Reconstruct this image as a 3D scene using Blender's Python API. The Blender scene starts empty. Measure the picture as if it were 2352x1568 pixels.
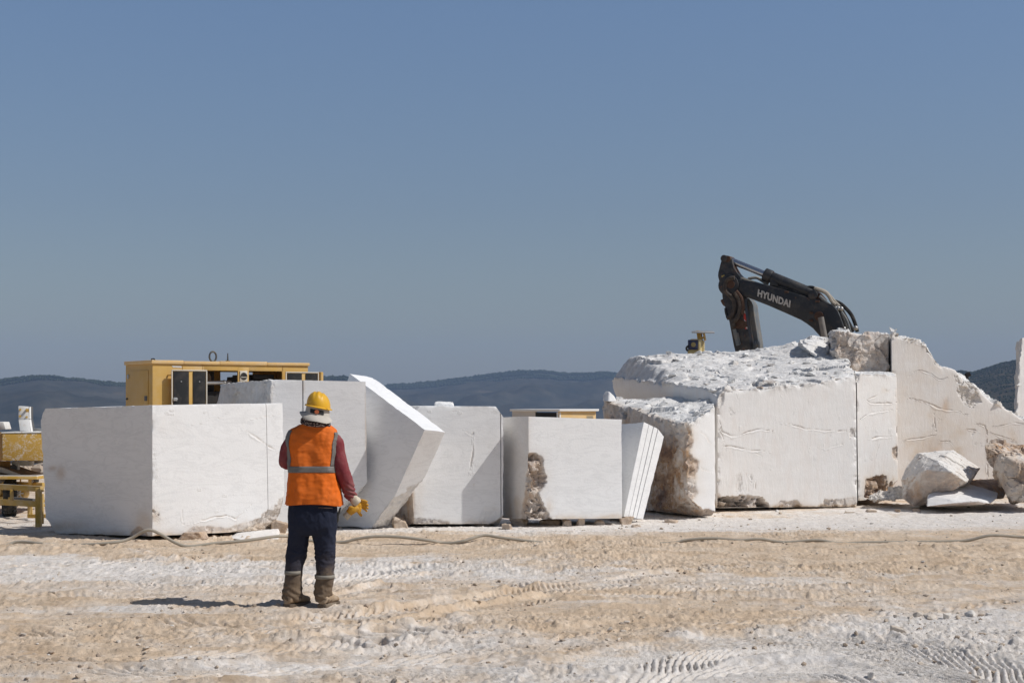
import bpy, bmesh, math, random
import numpy as np
from mathutils import Vector, Matrix, Quaternion
random.seed(7); RNG = np.random.default_rng(11)
SC = bpy.context.scene
COL = SC.collection
R = math.radians
# ------------------------------------------------------------------ camera model
FPX, CX, HY, HC = 3691.0, 1176.0, 925.0, 1.73     # focal length, centre, horizon row (2352 px wide picture), eye height in m

def W(x, y, Y):
    """world point seen at picture point (x, y) at distance Y"""
    return np.array([(x - CX) / FPX * Y, Y, HC - (y - HY) / FPX * Y])

def G(x, Y, z):
    return np.array([(x - CX) / FPX * Y, Y, z])

def GY(y, z=0.0):
    return (HC - z) * FPX / (y - HY)

def proj(P):
    P = np.asarray(P)
    return CX + FPX * P[:, 0] / P[:, 1], HY + FPX * (HC - P[:, 2]) / P[:, 1]

# ------------------------------------------------------------------ numpy noise
_perm = np.random.default_rng(3).permutation(256).astype(np.int64)
_perm = np.concatenate([_perm, _perm, _perm])
_g = np.random.default_rng(5).normal(size=(256, 3)); _g /= np.linalg.norm(_g, axis=1)[:, None]

def perlin(P):
    P = np.asarray(P, dtype=np.float64)
    i = np.floor(P).astype(np.int64); f = P - i
    i &= 255
    u = f * f * f * (f * (f * 6 - 15) + 10)
    out = np.zeros(len(P))
    for dx in (0, 1):
        wx = u[:, 0] if dx else 1 - u[:, 0]
        hx = _perm[(i[:, 0] + dx) & 255]
        for dy in (0, 1):
            wy = u[:, 1] if dy else 1 - u[:, 1]
            hy = _perm[hx + ((i[:, 1] + dy) & 255)]
            for dz in (0, 1):
                wz = u[:, 2] if dz else 1 - u[:, 2]
                g = _g[_perm[hy + ((i[:, 2] + dz) & 255)]]
                d = g[:, 0] * (f[:, 0] - dx) + g[:, 1] * (f[:, 1] - dy) + g[:, 2] * (f[:, 2] - dz)
                out += wx * wy * wz * d
    return out * 1.6

def fbm(P, s=1.0, o=4, seed=0, gain=0.5, mode=0):
    P = np.asarray(P) * s + np.array([seed * 17.3, seed * 5.7, seed * 31.1])
    a, t = 1.0, 0.0
    out = np.zeros(len(P))
    for k in range(o):
        n = perlin(P)
        if mode == 1: n = 1 - 2 * np.abs(n)
        if mode == 2: n = 2 * np.abs(n) - 0.6
        out += a * n; t += a; a *= gain; P = P * 2.03 + 11.7
    return out / t

def facets(P, scale, seed=0, warp=.25):
    """broken-stone relief: every random cell is a tilted plane with its own height"""
    P = np.asarray(P) * scale
    P = P + warp * np.stack([perlin(P * 1.9 + 7.1), perlin(P * 1.9 + 31.7), perlin(P * 1.9 + 57.3)], 1)
    i0 = np.floor(P).astype(np.int64); best = np.full(len(P), 1e9); out = np.zeros(len(P)); sec = np.full(len(P), 1e9)
    for dx in (-1, 0, 1):
        for dy in (-1, 0, 1):
            for dz in (-1, 0, 1):
                c = i0 + np.array([dx, dy, dz])
                h = _perm[_perm[_perm[(c[:, 0] + seed * 13) & 255] + (c[:, 1] & 255)] + (c[:, 2] & 255)]
                j = _g[h] * .45 + .5
                v = P - (c + j); d = np.einsum('ij,ij->i', v, v)
                t = _g[(h * 7 + 3) & 255]
                m = d < best
                sec = np.where(m, best, np.minimum(sec, d))
                out = np.where(m, (h / 255. - .5) * 1.3 + np.einsum('ij,ij->i', v, t) * .9, out); best = np.where(m, d, best)
    return out, np.sqrt(sec) - np.sqrt(best)

def sstep(a, b, x):
    t = np.clip((x - a) / (b - a), 0, 1)
    return t * t * (3 - 2 * t)

def sd_poly(px, py, poly):
    """signed distance to a polygon, negative inside"""
    n = len(poly); d = np.full(px.shape, 1e18); inside = np.zeros(px.shape, bool)
    for k in range(n):
        x0, y0 = poly[k]; x1, y1 = poly[(k + 1) % n]
        ex, ey = x1 - x0, y1 - y0
        t = np.clip(((px - x0) * ex + (py - y0) * ey) / (ex * ex + ey * ey + 1e-12), 0, 1)
        d = np.minimum(d, (px - x0 - t * ex) ** 2 + (py - y0 - t * ey) ** 2)
        c = ((y0 > py) != (y1 > py)) & (px < (x1 - x0) * (py - y0) / ((y1 - y0) if y1 != y0 else 1e-12) + x0)
        inside ^= c
    d = np.sqrt(d)
    return np.where(inside, -d, d)

def d_line(px, py, line):
    d = np.full(px.shape, 1e18); u = np.zeros(px.shape); sgn = np.zeros(px.shape); L = 0.0
    for k in range(len(line) - 1):
        x0, y0 = line[k]; x1, y1 = line[k + 1]
        ex, ey = x1 - x0, y1 - y0; l = math.hypot(ex, ey)
        tt = ((px - x0) * ex + (py - y0) * ey) / (l * l)
        t = np.clip(tt, 0, 1)
        dd = np.hypot(px - x0 - t * ex, py - y0 - t * ey)
        m = dd < d
        d = np.where(m, dd, d); u = np.where(m, L + t * l, u)
        sgn = np.where(m, np.sign((px - x0) * ey - (py - y0) * ex), sgn)
        L += l
    return d, u, sgn, L

def smooth_path(pts, n=8):
    """Catmull-Rom through points (any dimension)"""
    P = [np.array(p, float) for p in pts]
    P = [2 * P[0] - P[1]] + P + [2 * P[-1] - P[-2]]
    out = []
    for k in range(1, len(P) - 2):
        p0, p1, p2, p3 = P[k - 1:k + 3]
        for j in range(n):
            t = j / n
            out.append(0.5 * ((2 * p1) + (-p0 + p2) * t + (2 * p0 - 5 * p1 + 4 * p2 - p3) * t * t + (-p0 + 3 * p1 - 3 * p2 + p3) * t ** 3))
    out.append(P[-2])
    return out

# ------------------------------------------------------------------ mesh helpers
def np_mesh(name, V, F, smooth=True, attrs=None, sharp=None):
    """V (n,3), F list of equal-length index arrays or list of arrays"""
    me = bpy.data.meshes.new(name)
    V = np.asarray(V, dtype=np.float32)
    groups = F if isinstance(F, list) and len(F) and isinstance(F[0], np.ndarray) and F[0].ndim == 2 else [np.asarray(F)]
    nl = sum(g.size for g in groups); npo = sum(len(g) for g in groups)
    me.vertices.add(len(V)); me.vertices.foreach_set('co', V.ravel())
    me.loops.add(nl); me.loops.foreach_set('vertex_index', np.concatenate([g.ravel() for g in groups]).astype(np.int32))
    me.polygons.add(npo)
    tot = np.concatenate([np.full(len(g), g.shape[1]) for g in groups])
    me.polygons.foreach_set('loop_start', np.concatenate([[0], np.cumsum(tot)[:-1]]).astype(np.int32))
    me.update(calc_edges=True)
    me.polygons.foreach_set('use_smooth', np.full(npo, smooth))
    if attrs:
        for k, a in attrs.items():
            at = me.attributes.new(k, 'FLOAT', 'POINT'); at.data.foreach_set('value', np.asarray(a, dtype=np.float32))
    if sharp is not None:
        me.set_sharp_from_angle(angle=sharp)
    me.validate()
    return me

ORIG = {}
def tag(o, label=None, cat=None, group=None, kind=None):
    if label: o['label'] = label
    if cat: o['category'] = cat
    if group: o['group'] = group
    if kind: o['kind'] = kind
    return o

def thing(name, loc, label, cat, group=None):
    o = bpy.data.objects.new(name, None); COL.objects.link(o)
    o.location = loc; o.empty_display_size = 0.2
    ORIG[o.name] = np.array(loc, float)
    return tag(o, label, cat, group)

def link_mesh(name, me, mat, parent=None, origin=None):
    o = bpy.data.objects.new(name, me); COL.objects.link(o)
    if mat is not None:
        for m in (mat if isinstance(mat, (list, tuple)) else [mat]): me.materials.append(m)
    if parent is not None:
        og = ORIG[parent.name]; o.parent = parent
    else:
        og = np.array(origin if origin is not None else (0, 0, 0), float); o.location = og
    ORIG[o.name] = og
    if np.any(og):
        n = len(me.vertices); c = np.empty(n * 3, np.float32); me.vertices.foreach_get('co', c)
        me.vertices.foreach_set('co', (c.reshape(-1, 3) - og.astype(np.float32)).ravel()); me.update()
    return o

class MB:
    """collects shapes into one mesh; coordinates go through self.M"""
    def __init__(s, M=None):
        s.v, s.f, s.m = [], [], M
    def add(s, V, F):
        n = len(s.v)
        for p in V:
            p = Vector(p)
            if s.m is not None: p = s.m @ p
            s.v.append((p.x, p.y, p.z))
        s.f += [tuple(n + i for i in f) for f in F]
        return s
    def hexa(s, c):      # c: 8 points, 0-3 bottom loop, 4-7 top loop
        return s.add(c, [(3, 2, 1, 0), (4, 5, 6, 7), (0, 1, 5, 4), (1, 2, 6, 5), (2, 3, 7, 6), (3, 0, 4, 7)])
    def box(s, x0, x1, y0, y1, z0, z1):
        return s.hexa([(x0, y0, z0), (x1, y0, z0), (x1, y1, z0), (x0, y1, z0), (x0, y0, z1), (x1, y0, z1), (x1, y1, z1), (x0, y1, z1)])
    def prism(s, poly, d):
        """polygon (3-D points) pushed along vector d"""
        n = len(poly); d = Vector(d)
        P = [Vector(p) for p in poly]
        V = P + [p + d for p in P]
        F = [tuple(range(n))[::-1], tuple(range(n, 2 * n))] + [(k, (k + 1) % n, n + (k + 1) % n, n + k) for k in range(n)]
        return s.add(V, F)
    def bar(s, a, b, w, h=None, up=(0, 0, 1)):
        a, b = Vector(a), Vector(b); h = h or w
        t = (b - a).normalized(); u = Vector(up)
        if abs(t.dot(u)) > .98: u = Vector((0, 1, 0))
        r = t.cross(u).normalized(); u = r.cross(t)
        c = [a - r * w / 2 - u * h / 2, a + r * w / 2 - u * h / 2, a + r * w / 2 + u * h / 2, a - r * w / 2 + u * h / 2]
        return s.hexa(c + [p + (b - a) for p in c])
    def tube(s, path, r, seg=10, cap=True, sx=1.0, up=None):
        P = [Vector(p) for p in path]; n = len(P)
        rr = r if isinstance(r, (list, tuple, np.ndarray)) else [r] * n
        V = []; F = []
        ref = None
        for k in range(n):
            t = (P[min(k + 1, n - 1)] - P[max(k - 1, 0)]).normalized()
            if ref is None:
                u = Vector(up) if up else (Vector((0, 0, 1)) if abs(t.z) < .9 else Vector((0, 1, 0)))
                ref = t.cross(u).normalized()
            ref = (ref - t * ref.dot(t)).normalized(); b = t.cross(ref)
            for j in range(seg):
                a = 2 * math.pi * j / seg
                V.append(P[k] + (ref * math.cos(a) * sx + b * math.sin(a)) * rr[k])
        for k in range(n - 1):
            for j in range(seg):
                j2 = (j + 1) % seg
                F.append((k * seg + j, k * seg + j2, (k + 1) * seg + j2, (k + 1) * seg + j))
        if cap:
            F.append(tuple(range(seg))[::-1]); F.append(tuple((n - 1) * seg + j for j in range(seg)))
        return s.add(V, F)
    def cyl(s, a, b, r, seg=20, r2=None):
        return s.tube([a, b], [r, r if r2 is None else r2], seg)
    def loft(s, rings, cap=True):
        n = len(rings); m = len(rings[0]); V = [p for r in rings for p in r]
        F = [(k * m + j, k * m + (j + 1) % m, (k + 1) * m + (j + 1) % m, (k + 1) * m + j) for k in range(n - 1) for j in range(m)]
        if cap: F += [tuple(range(m))[::-1], tuple((n - 1) * m + j for j in range(m))]
        return s.add(V, F)
    def sphere(s, c, r, seg=14, rings=8):
        rx, ry, rz = r if isinstance(r, (tuple, list)) else (r, r, r)
        c = Vector(c); V = [c + Vector((0, 0, -rz))]; F = []
        for i in range(1, rings):
            a = -math.pi / 2 + math.pi * i / rings
            for j in range(seg):
                b = 2 * math.pi * j / seg
                V.append(c + Vector((rx * math.cos(a) * math.cos(b), ry * math.cos(a) * math.sin(b), rz * math.sin(a))))
        V.append(c + Vector((0, 0, rz)))
        for j in range(seg): F.append((0, 1 + (j + 1) % seg, 1 + j))
        for i in range(rings - 2):
            for j in range(seg):
                a = 1 + i * seg; F.append((a + j, a + (j + 1) % seg, a + seg + (j + 1) % seg, a + seg + j))
        a = 1 + (rings - 2) * seg
        for j in range(seg): F.append((a + j, a + (j + 1) % seg, len(V) - 1))
        return s.add(V, F)
    def build(s, name, mat, parent=None, origin=None, bevel=0.0, smooth=None, bseg=2):
        me = bpy.data.meshes.new(name)
        me.from_pydata(s.v, [], s.f)
        bm = bmesh.new(); bm.from_mesh(me)
        bmesh.ops.recalc_face_normals(bm, faces=bm.faces[:])
        if bevel:
            ed = [e for e in bm.edges if len(e.link_faces) == 2 and e.calc_face_angle(0) > R(40)]
            bmesh.ops.bevel(bm, geom=ed, offset=bevel, offset_type='OFFSET', segments=bseg, affect='EDGES', clamp_overlap=True, profile=.5)
        for f in bm.faces: f.smooth = True
        bm.to_mesh(me); bm.free()
        me.set_sharp_from_angle(angle=R(35) if smooth is None else R(smooth))
        return link_mesh(name, me, mat, parent, origin)

def remesh(mb, voxel, smooth=4, fac=0.5):
    """join overlapping shapes into one continuous skin; returns V, quads"""
    me = bpy.data.meshes.new('tmp'); me.from_pydata(mb.v, [], mb.f)
    bm = bmesh.new(); bm.from_mesh(me); bmesh.ops.recalc_face_normals(bm, faces=bm.faces[:]); bm.to_mesh(me); bm.free()
    o = bpy.data.objects.new('tmp', me); COL.objects.link(o)
    m = o.modifiers.new('r', 'REMESH'); m.mode = 'VOXEL'; m.voxel_size = voxel; m.adaptivity = 0
    if smooth:
        m = o.modifiers.new('s', 'SMOOTH'); m.factor = fac; m.iterations = smooth
    dg = bpy.context.evaluated_depsgraph_get(); dg.update()
    ev = o.evaluated_get(dg); e = ev.to_mesh()
    V = np.empty(len(e.vertices) * 3, np.float32); e.vertices.foreach_get('co', V); V = V.reshape(-1, 3).astype(float)
    N = np.empty(len(e.vertices) * 3, np.float32); e.vertices.foreach_get('normal', N); N = N.reshape(-1, 3).astype(float)
    Q = [tuple(p.vertices) for p in e.polygons]
    ev.to_mesh_clear(); bpy.data.objects.remove(o); bpy.data.meshes.remove(me)
    return V, N, Q

def py_mesh(name, V, F, smooth=True, sharp=None):
    me = bpy.data.meshes.new(name); me.from_pydata([tuple(map(float, p)) for p in V], [], F)
    me.polygons.foreach_set('use_smooth', np.full(len(me.polygons), smooth))
    if sharp: me.set_sharp_from_angle(angle=sharp)
    return me

# ------------------------------------------------------------------ materials
class NT:
    def __init__(s, name):
        s.mat = bpy.data.materials.new(name); s.mat.use_nodes = True
        s.t = s.mat.node_tree; s.b = s.t.nodes['Principled BSDF']; s.n = s.t.nodes
        s.tc = s.n.new('ShaderNodeTexCoord').outputs['Object']
    def val(s, sock, v):
        if hasattr(v, 'links') or isinstance(v, bpy.types.NodeSocket): s.t.links.new(v, sock)
        else: sock.default_value = v
    def mapping(s, scale=(1, 1, 1), rot=(0, 0, 0), src=None):
        m = s.n.new('ShaderNodeMapping'); s.t.links.new(src or s.tc, m.inputs['Vector'])
        m.inputs['Scale'].default_value = scale; m.inputs['Rotation'].default_value = rot
        return m.outputs[0]
    def noise(s, scale, detail=5, rough=.55, dist=0, vec=None):
        n = s.n.new('ShaderNodeTexNoise'); s.t.links.new(vec or s.tc, n.inputs['Vector'])
        n.inputs['Scale'].default_value = scale; n.inputs['Detail'].default_value = detail
        n.inputs['Roughness'].default_value = rough; n.inputs['Distortion'].default_value = dist
        return n.outputs['Fac']
    def voro(s, scale, vec=None, feat='F1'):
        n = s.n.new('ShaderNodeTexVoronoi'); s.t.links.new(vec or s.tc, n.inputs['Vector']); n.feature = feat
        n.inputs['Scale'].default_value = scale
        return n.outputs['Distance']
    def ramp(s, fac, stops, interp='LINEAR'):
        r = s.n.new('ShaderNodeValToRGB'); s.t.links.new(fac, r.inputs[0]); e = r.color_ramp; e.interpolation = interp
        while len(e.elements) > 1: e.elements.remove(e.elements[-1])
        for k, (p, c) in enumerate(stops):
            if k == 0: el = e.elements[0]; el.position = p
            else: el = e.elements.new(p)
            c = (c, c, c) if isinstance(c, (int, float)) else c
            el.color = (*c, 1)
        return r.outputs[0]
    def mix(s, fac, a, b, mode='MIX'):
        m = s.n.new('ShaderNodeMix'); m.data_type = 'RGBA'; m.blend_type = mode
        s.val(m.inputs[0], fac)
        for k, v in ((6, a), (7, b)):
            s.val(m.inputs[k], v if not isinstance(v, tuple) else (*v[:3], 1))
        return m.outputs[2]
    def math(s, op, a, b=0.0, clamp=False):
        m = s.n.new('ShaderNodeMath'); m.operation = op; m.use_clamp = clamp
        s.val(m.inputs[0], a); s.val(m.inputs[1], b)
        return m.outputs[0]
    def attr(s, name):
        a = s.n.new('ShaderNodeAttribute'); a.attribute_name = name
        return a.outputs['Fac']
    def sep(s, vec=None):
        a = s.n.new('ShaderNodeSeparateXYZ'); s.t.links.new(vec or s.tc, a.inputs[0])
        return a.outputs
    def bump(s, h, strength=.3, dist=.01):
        b = s.n.new('ShaderNodeBump'); s.val(b.inputs['Height'], h); s.val(b.inputs['Strength'], strength)
        b.inputs['Distance'].default_value = dist
        s.t.links.new(b.outputs[0], s.b.inputs['Normal'])
    def out(s, col, rough=.6, metal=0.0, spec=.3):
        s.val(s.b.inputs['Base Color'], col if not isinstance(col, tuple) else (*col, 1))
        s.val(s.b.inputs['Roughness'], rough); s.val(s.b.inputs['Metallic'], metal)
        s.b.inputs['Specular IOR Level'].default_value = spec
        return s.mat

def paint(name, col, dust=(.55, .5, .43), amount=.25, rough=.5, scale=3, metal=0, rust=None, bump=0.0):
    n = NT(name)
    f = n.ramp(n.noise(scale, 8, .65), [(.45, 0.0), (.75, 1.0)])
    c = n.mix(n.math('MULTIPLY', f, amount), n.mix(n.noise(1.3, 3), tuple(v * .86 for v in col), tuple(min(1, v * 1.1) for v in col)), dust)
    if rust:
        c = n.mix(n.ramp(n.noise(scale * 2.3, 9, .7), [(.6, 0.0), (.68, .85)]), c, rust)
    if bump: n.bump(n.noise(60, 4), bump, .004)
    return n.out(c, n.ramp(f, [(0, rough), (1, min(1, rough + .25))]), metal)

def marble_mat(name, white=(.80, .785, .76), tan=(.60, .46, .31), vein=.22, rot=(0.2, .15, 0), rusty=1.0, flute=0.0):
    n = NT(name)
    rg, br, stn = n.attr('rough'), n.attr('brown'), n.attr('stain')
    v1 = n.noise(1.6, 9, .62, 1.1, n.mapping((1.0, 1.0, 4.2), rot))
    v2 = n.noise(.7, 7, .6, 1.6, n.mapping((1.0, 1.0, 3.0), rot))
    line = n.ramp(v1, [(.455, 0.0), (.5, 1.0), (.53, 0.0)])
    cloud = n.ramp(v2, [(.35, 0.0), (.7, 1.0)])
    c = n.mix(n.math('MULTIPLY', cloud, .34), white, tuple(w * .83 for w in white))
    c = n.mix(n.math('MULTIPLY', line, vein), c, (.42, .42, .42))
    c = n.mix(n.math('MULTIPLY', n.ramp(n.noise(14, 6, .7), [(.5, 0.0), (.8, 1.0)]), .10), c, (.6, .53, .46))
    # broken, white dusted stone
    g = n.ramp(n.noise(9, 8, .7), [(.28, (.52, .49, .46)), (.43, (.72, .70, .67)), (.62, (.82, .81, .79))])
    c = n.mix(rg, c, g)
    # tan weathering
    sm = n.math('MULTIPLY', stn, n.ramp(n.noise(2.6, 8, .65, .6), [(.3, .35), (.62, 1.0)]), True)
    c = n.mix(sm, c, tan)
    # rusty brown fracture
    bcol = n.ramp(n.math('ADD', n.math('MULTIPLY', n.noise(2.1, 4, .6, .4), .6), n.math('MULTIPLY', n.noise(11, 10, .75, .5), .4)), [(.36, (.11, .065, .05)), (.44, (.24, .135, .085)), (.5, (.42, .27, .16)), (.55, (.54, .42, .33)), (.63, (.72, .66, .60))])
    orange = n.ramp(n.noise(3.1, 8, .7, .4), [(.54, 0.0), (.62, .8 * rusty)])
    bcol = n.mix(orange, bcol, (.52, .26, .075))
    bcol = n.mix(n.ramp(n.noise(23, 8, .7), [(.57, 0.0), (.66, .8)]), bcol, (.07, .045, .035))
    bm = n.math('MULTIPLY', br, n.ramp(n.noise(3.7, 9, .7), [(.25, .55), (.5, 1.0)]), True)
    c = n.mix(bm, c, bcol)
    h = n.math('ADD', n.math('MULTIPLY', n.noise(34, 8, .7), n.math('ADD', n.math('MULTIPLY', rg, 1.0), .16)), n.math('MULTIPLY', n.noise(6, 4, .5), .1))
    if flute:
        fl = n.noise(1.0, 7, .65, .4, n.mapping((18, 18, 5)))
        h = n.math('ADD', h, n.math('MULTIPLY', fl, flute))
        pk = n.ramp(n.noise(1.0, 6, .6, .3, n.mapping((6, 6, 2.0))), [(.48, 0.0), (.7, .30)])
        c = n.mix(n.math('MULTIPLY', pk, n.math('SUBTRACT', 1.0, rg, True)), c, (.72, .63, .56))
    n.bump(h, .55, .03)
    return n.out(c, .85, 0, .18)
# ------------------------------------------------------------------ stone builders
def lattice(A, B, C):
    na, nb, nc = len(A), len(B), len(C)
    idx = -np.ones((na, nb, nc), np.int64)
    m = np.zeros((na, nb, nc), bool)
    m[0], m[-1] = True, True; m[:, 0], m[:, -1] = True, True; m[:, :, 0], m[:, :, -1] = True, True
    w = np.argwhere(m); idx[m] = np.arange(len(w))
    def q(I, flip):
        f = np.stack([I[:-1, :-1].ravel(), I[1:, :-1].ravel(), I[1:, 1:].ravel(), I[:-1, 1:].ravel()], 1)
        return f[:, ::-1] if flip else f
    F = np.concatenate([q(idx[0], True), q(idx[-1], False), q(idx[:, 0], False), q(idx[:, -1], True), q(idx[:, :, 0], True), q(idx[:, :, -1], False)])
    return w, F

def vnorms(V, F):
    fn = np.cross(V[F[:, 1]] - V[F[:, 0]], V[F[:, 2]] - V[F[:, 0]]) if F.shape[1] == 3 else np.cross(V[F[:, 2]] - V[F[:, 0]], V[F[:, 3]] - V[F[:, 1]])
    N = np.zeros_like(V)
    for k in range(F.shape[1]): np.add.at(N, F[:, k], fn)
    return N / (np.linalg.norm(N, axis=1)[:, None] + 1e-12)

FACES = ('left', 'right', 'front', 'back', 'bottom', 'top')
def block(name, c8, mat, label, cat='marble block', group=None, sp=(.013, .03, .013), rough=None, brown=None, stain=None,
          cuts=(), dents=(), marks=(), slots=(), patches=(), edge=.012, seed=0, zmin=None, bulge=None, relief=(1.0, 1.0, 1.0, 1.1), edge_noise=1.0, brown_fade=None):
    """sawn or broken stone block: c8[a][b][c] corners, a left-right, b front-back, c bottom-top.
    rough/brown/stain: amplitude or strength per face; cuts: broken planes (point, normal, noise, brown);
    dents: (face, outline in picture points, depth, brown, rough); marks: (polyline, width px, depth m)"""
    rough, brown, stain = rough or {}, brown or {}, stain or {}
    c8 = np.array(c8, float)
    la = np.linalg.norm(c8[1, 0, 0] - c8[0, 0, 0]); lb = np.linalg.norm(c8[0, 1, 0] - c8[0, 0, 0]); lc = np.linalg.norm(c8[0, 0, 1] - c8[0, 0, 0])
    A = np.linspace(0, 1, max(4, int(la / sp[0]))); B = np.linspace(0, 1, max(4, int(lb / sp[1]))); C = np.linspace(0, 1, max(4, int(lc / sp[2])))
    for (u, hw) in slots:                        # extra grid columns at the sides of a saw slot
        e = hw / la
        A = A[np.abs(A - u) > 2.5 * e]
        A = np.sort(np.concatenate([A, [u - 1.3 * e, u - e, u - .8 * e, u, u + .8 * e, u + e, u + 1.3 * e]]))
    w, F = lattice(A, B, C)
    a, b, c = A[w[:, 0]], B[w[:, 1]], C[w[:, 2]]
    V = np.zeros((len(w), 3))
    for i in (0, 1):
        for j in (0, 1):
            for k in (0, 1):
                V += ((a if i else 1 - a) * (b if j else 1 - b) * (c if k else 1 - c))[:, None] * c8[i, j, k]
    N0 = vnorms(V, F)
    if np.mean(np.einsum('ij,ij->i', N0, V - V.mean(0))) < 0: F = F[:, ::-1]; N0 = -N0
    fd = {'left': a * la, 'right': (1 - a) * la, 'front': b * lb, 'back': (1 - b) * lb, 'bottom': c * lc, 'top': (1 - c) * lc}
    on = {f: fd[f] < 1e-6 for f in FACES}
    fn = {f: N0[on[f]].mean(0) for f in FACES}
    for f in FACES: fn[f] /= np.linalg.norm(fn[f])
    V0 = V.copy()
    S = seed + 1
    n1 = fbm(V, 1.7, 3, S); n2 = fbm(V, 7, 3, S + 3)
    amp = np.zeros(len(V)); rg = np.zeros(len(V)); bw = np.zeros(len(V)); st = np.zeros(len(V))
    for f in FACES:
        wf = np.exp(-np.maximum(0, fd[f] + .04 * n2 + .05 * n1) / .035)
        if f in rough:
            amp = np.maximum(amp, wf * rough[f]); rg = np.maximum(rg, np.clip(wf * 1.3, 0, 1) * min(1, rough[f] / .03))
        if f in brown: bw = np.maximum(bw, np.clip(wf * 1.4 - .2, 0, 1) * brown[f])
        if f in stain: st = np.maximum(st, np.clip(wf * 1.5, 0, 1) * stain[f])
    if brown_fade: bw *= 1 - brown_fade[2] * sstep(brown_fade[0], brown_fade[1], c + .18 * n1 + .12 * n2 + .1 * fbm(V, 14, 3, S + 36))
    # worn edges
    wl = [np.exp(-fd[f] / .03) for f in FACES]
    s1 = sum(wl); s2 = sum(x * x for x in wl); pair = np.clip((s1 * s1 - s2) / 2, 0, 1.5)
    inward = V.mean(0) - V; inward /= np.linalg.norm(inward, axis=1)[:, None]
    chip = np.clip(fbm(V, 5, 4, S + 5) * 2.2 * edge_noise + .25, .12, 2.2)
    V += inward * (pair * edge * chip)[:, None]
    # broken relief
    m = amp > 1e-4
    if m.any():
        P = V0[m]
        lo_ = fbm(P, .8, 3, S + 7)
        f1, e1 = facets(P, relief[3] * 1.6, S); f2, e2 = facets(P, relief[3] * 5.0, S + 3); f3, e3 = facets(P, relief[3] * 14, S + 5)
        mot = np.clip(.65 + 1.7 * fbm(P, 1.1, 2, S + 33), .1, 1.6)
        d = lo_ * relief[0] + f1 * .75 * relief[1] + (f2 * .42 * np.clip(mot, .3, 1.2) + f3 * .20 * mot + fbm(P, 20, 3, S + 9, .65, 2) * .14 * mot) * relief[2]
        V[m] += N0[m] * (amp[m] * d)[:, None]
        t = np.stack([fbm(P, 3.5, 3, S + 20), fbm(P, 3.5, 3, S + 21), fbm(P, 3.5, 3, S + 22)], 1)
        V[m] += t * (amp[m] * .45)[:, None]
    # gentle saw unevenness
    V += N0 * (.003 * fbm(V0, 2.0, 3, S + 11))[:, None]
    if bulge is not None: V = bulge(V, V0, a, b, c)
    px, py = proj(V0)
    wob = fbm(V0, 6, 4, S + 12)
    for (face, poly, depth, brn, rgh) in dents:
        on_f = on[face]
        sd = sd_poly(px[on_f], py[on_f], poly) + wob[on_f] * 6 + 3.5 * fbm(V0[on_f], 22, 3, S + 34)
        k = sstep(.5, -1.0, sd)
        fa, _e = facets(V0[on_f], 5.5, S + 14); fb, _e = facets(V0[on_f], 15, S + 15)
        dd = depth * (.9 + .9 * fa + .35 * fb) * (.40 + .60 * sstep(0, -12, sd)); dd = np.maximum(dd, depth * .15)
        V[on_f] -= fn[face] * (k * dd)[:, None]
        st[on_f] = np.maximum(st[on_f], brn * 1.3 * np.exp(-np.maximum(sd, 0) / 8) * np.clip(.6 + 1.2 * wob[on_f], 0, 1))
        rg[on_f] = np.maximum(rg[on_f], k * rgh); bw[on_f] = np.where(k > .02, np.maximum(bw[on_f] * (1 - k), k * brn), bw[on_f])
    for (p0, nn, na, brn) in cuts:
        p0 = np.array(p0, float); nn = np.array(nn, float); nn /= np.linalg.norm(nn)
        s = (V - p0) @ nn + na * (fbm(V0, 3, 4, S + 16) + .4 * fbm(V0, 11, 3, S + 17, .6, 1))
        k = s > 0
        V[k] -= nn * s[k][:, None]
        kk = sstep(0, .012, s)
        rg = np.maximum(rg, kk * .9); bw = np.maximum(bw * (1 - kk), kk * brn) if brn >= 0 else bw
    onf = on['front']
    for (line, wd, depth) in marks:
        d, u, sg, L = d_line(px[onf] + 3 * fbm(V0[onf], 5, 3, S + 18), py[onf] + 3 * fbm(V0[onf], 5, 3, S + 19), line)
        nz_ = fbm(V0[onf], 6, 3, S + 23)
        taper = np.clip(np.minimum(u, L - u) / (L * .3 + 1e-6), .3, 1) * np.clip(.75 + 1.3 * nz_, .25, 1.5)
        k = sstep(wd * .95, wd * .15, d / taper) * np.clip(.7 + 1.4 * fbm(V0[onf], 4, 2, S + 26), .15, 1)
        lip = np.exp(-((d / taper - wd * 1.6) / (wd * .6)) ** 2) * (sg * (1 if line[-1][0] > line[0][0] else -1) < 0)
        V[onf] -= fn['front'] * (k * depth * .62 - lip * depth * .10)[:, None]
        st[onf] = np.maximum(st[onf], k * .45); rg[onf] = np.maximum(rg[onf], lip * .35)
    for (u, hw) in slots:
        k = np.abs(a - u) * la < hw * .9
        k &= on['front'] | on['top']
        V[k & on['front']] -= fn['front'] * .05
        V[k & on['top'] & ~on['front']] -= fn['top'] * .012
    for (face, x, y, rx, ry, s_, b_) in patches:
        of = on[face]
        k = np.exp(-(((px[of] - x) / rx) ** 2 + ((py[of] - y) / ry) ** 2)) * np.clip(.8 + 1.0 * fbm(V0[of], 3, 4, S + 24), 0, 1.4)
        st[of] = np.maximum(st[of], np.clip(k, 0, 1) * s_); bw[of] = np.maximum(bw[of], np.clip(k * 1.3, 0, 1) * b_)
    if zmin is not None:
        lo = zmin + .03 * fbm(V0, 4, 3, S + 25)
        k = V[:, 2] < lo; V[k, 2] = lo[k]; rg[k] = 1
    me = np_mesh(name, V, F, True, {'rough': rg, 'brown': bw, 'stain': st}, R(50))
    base = V.mean(0); base[2] = V[:, 2].min()
    o = link_mesh(name, me, mat, None, base)
    return tag(o, label, cat, group)

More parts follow.
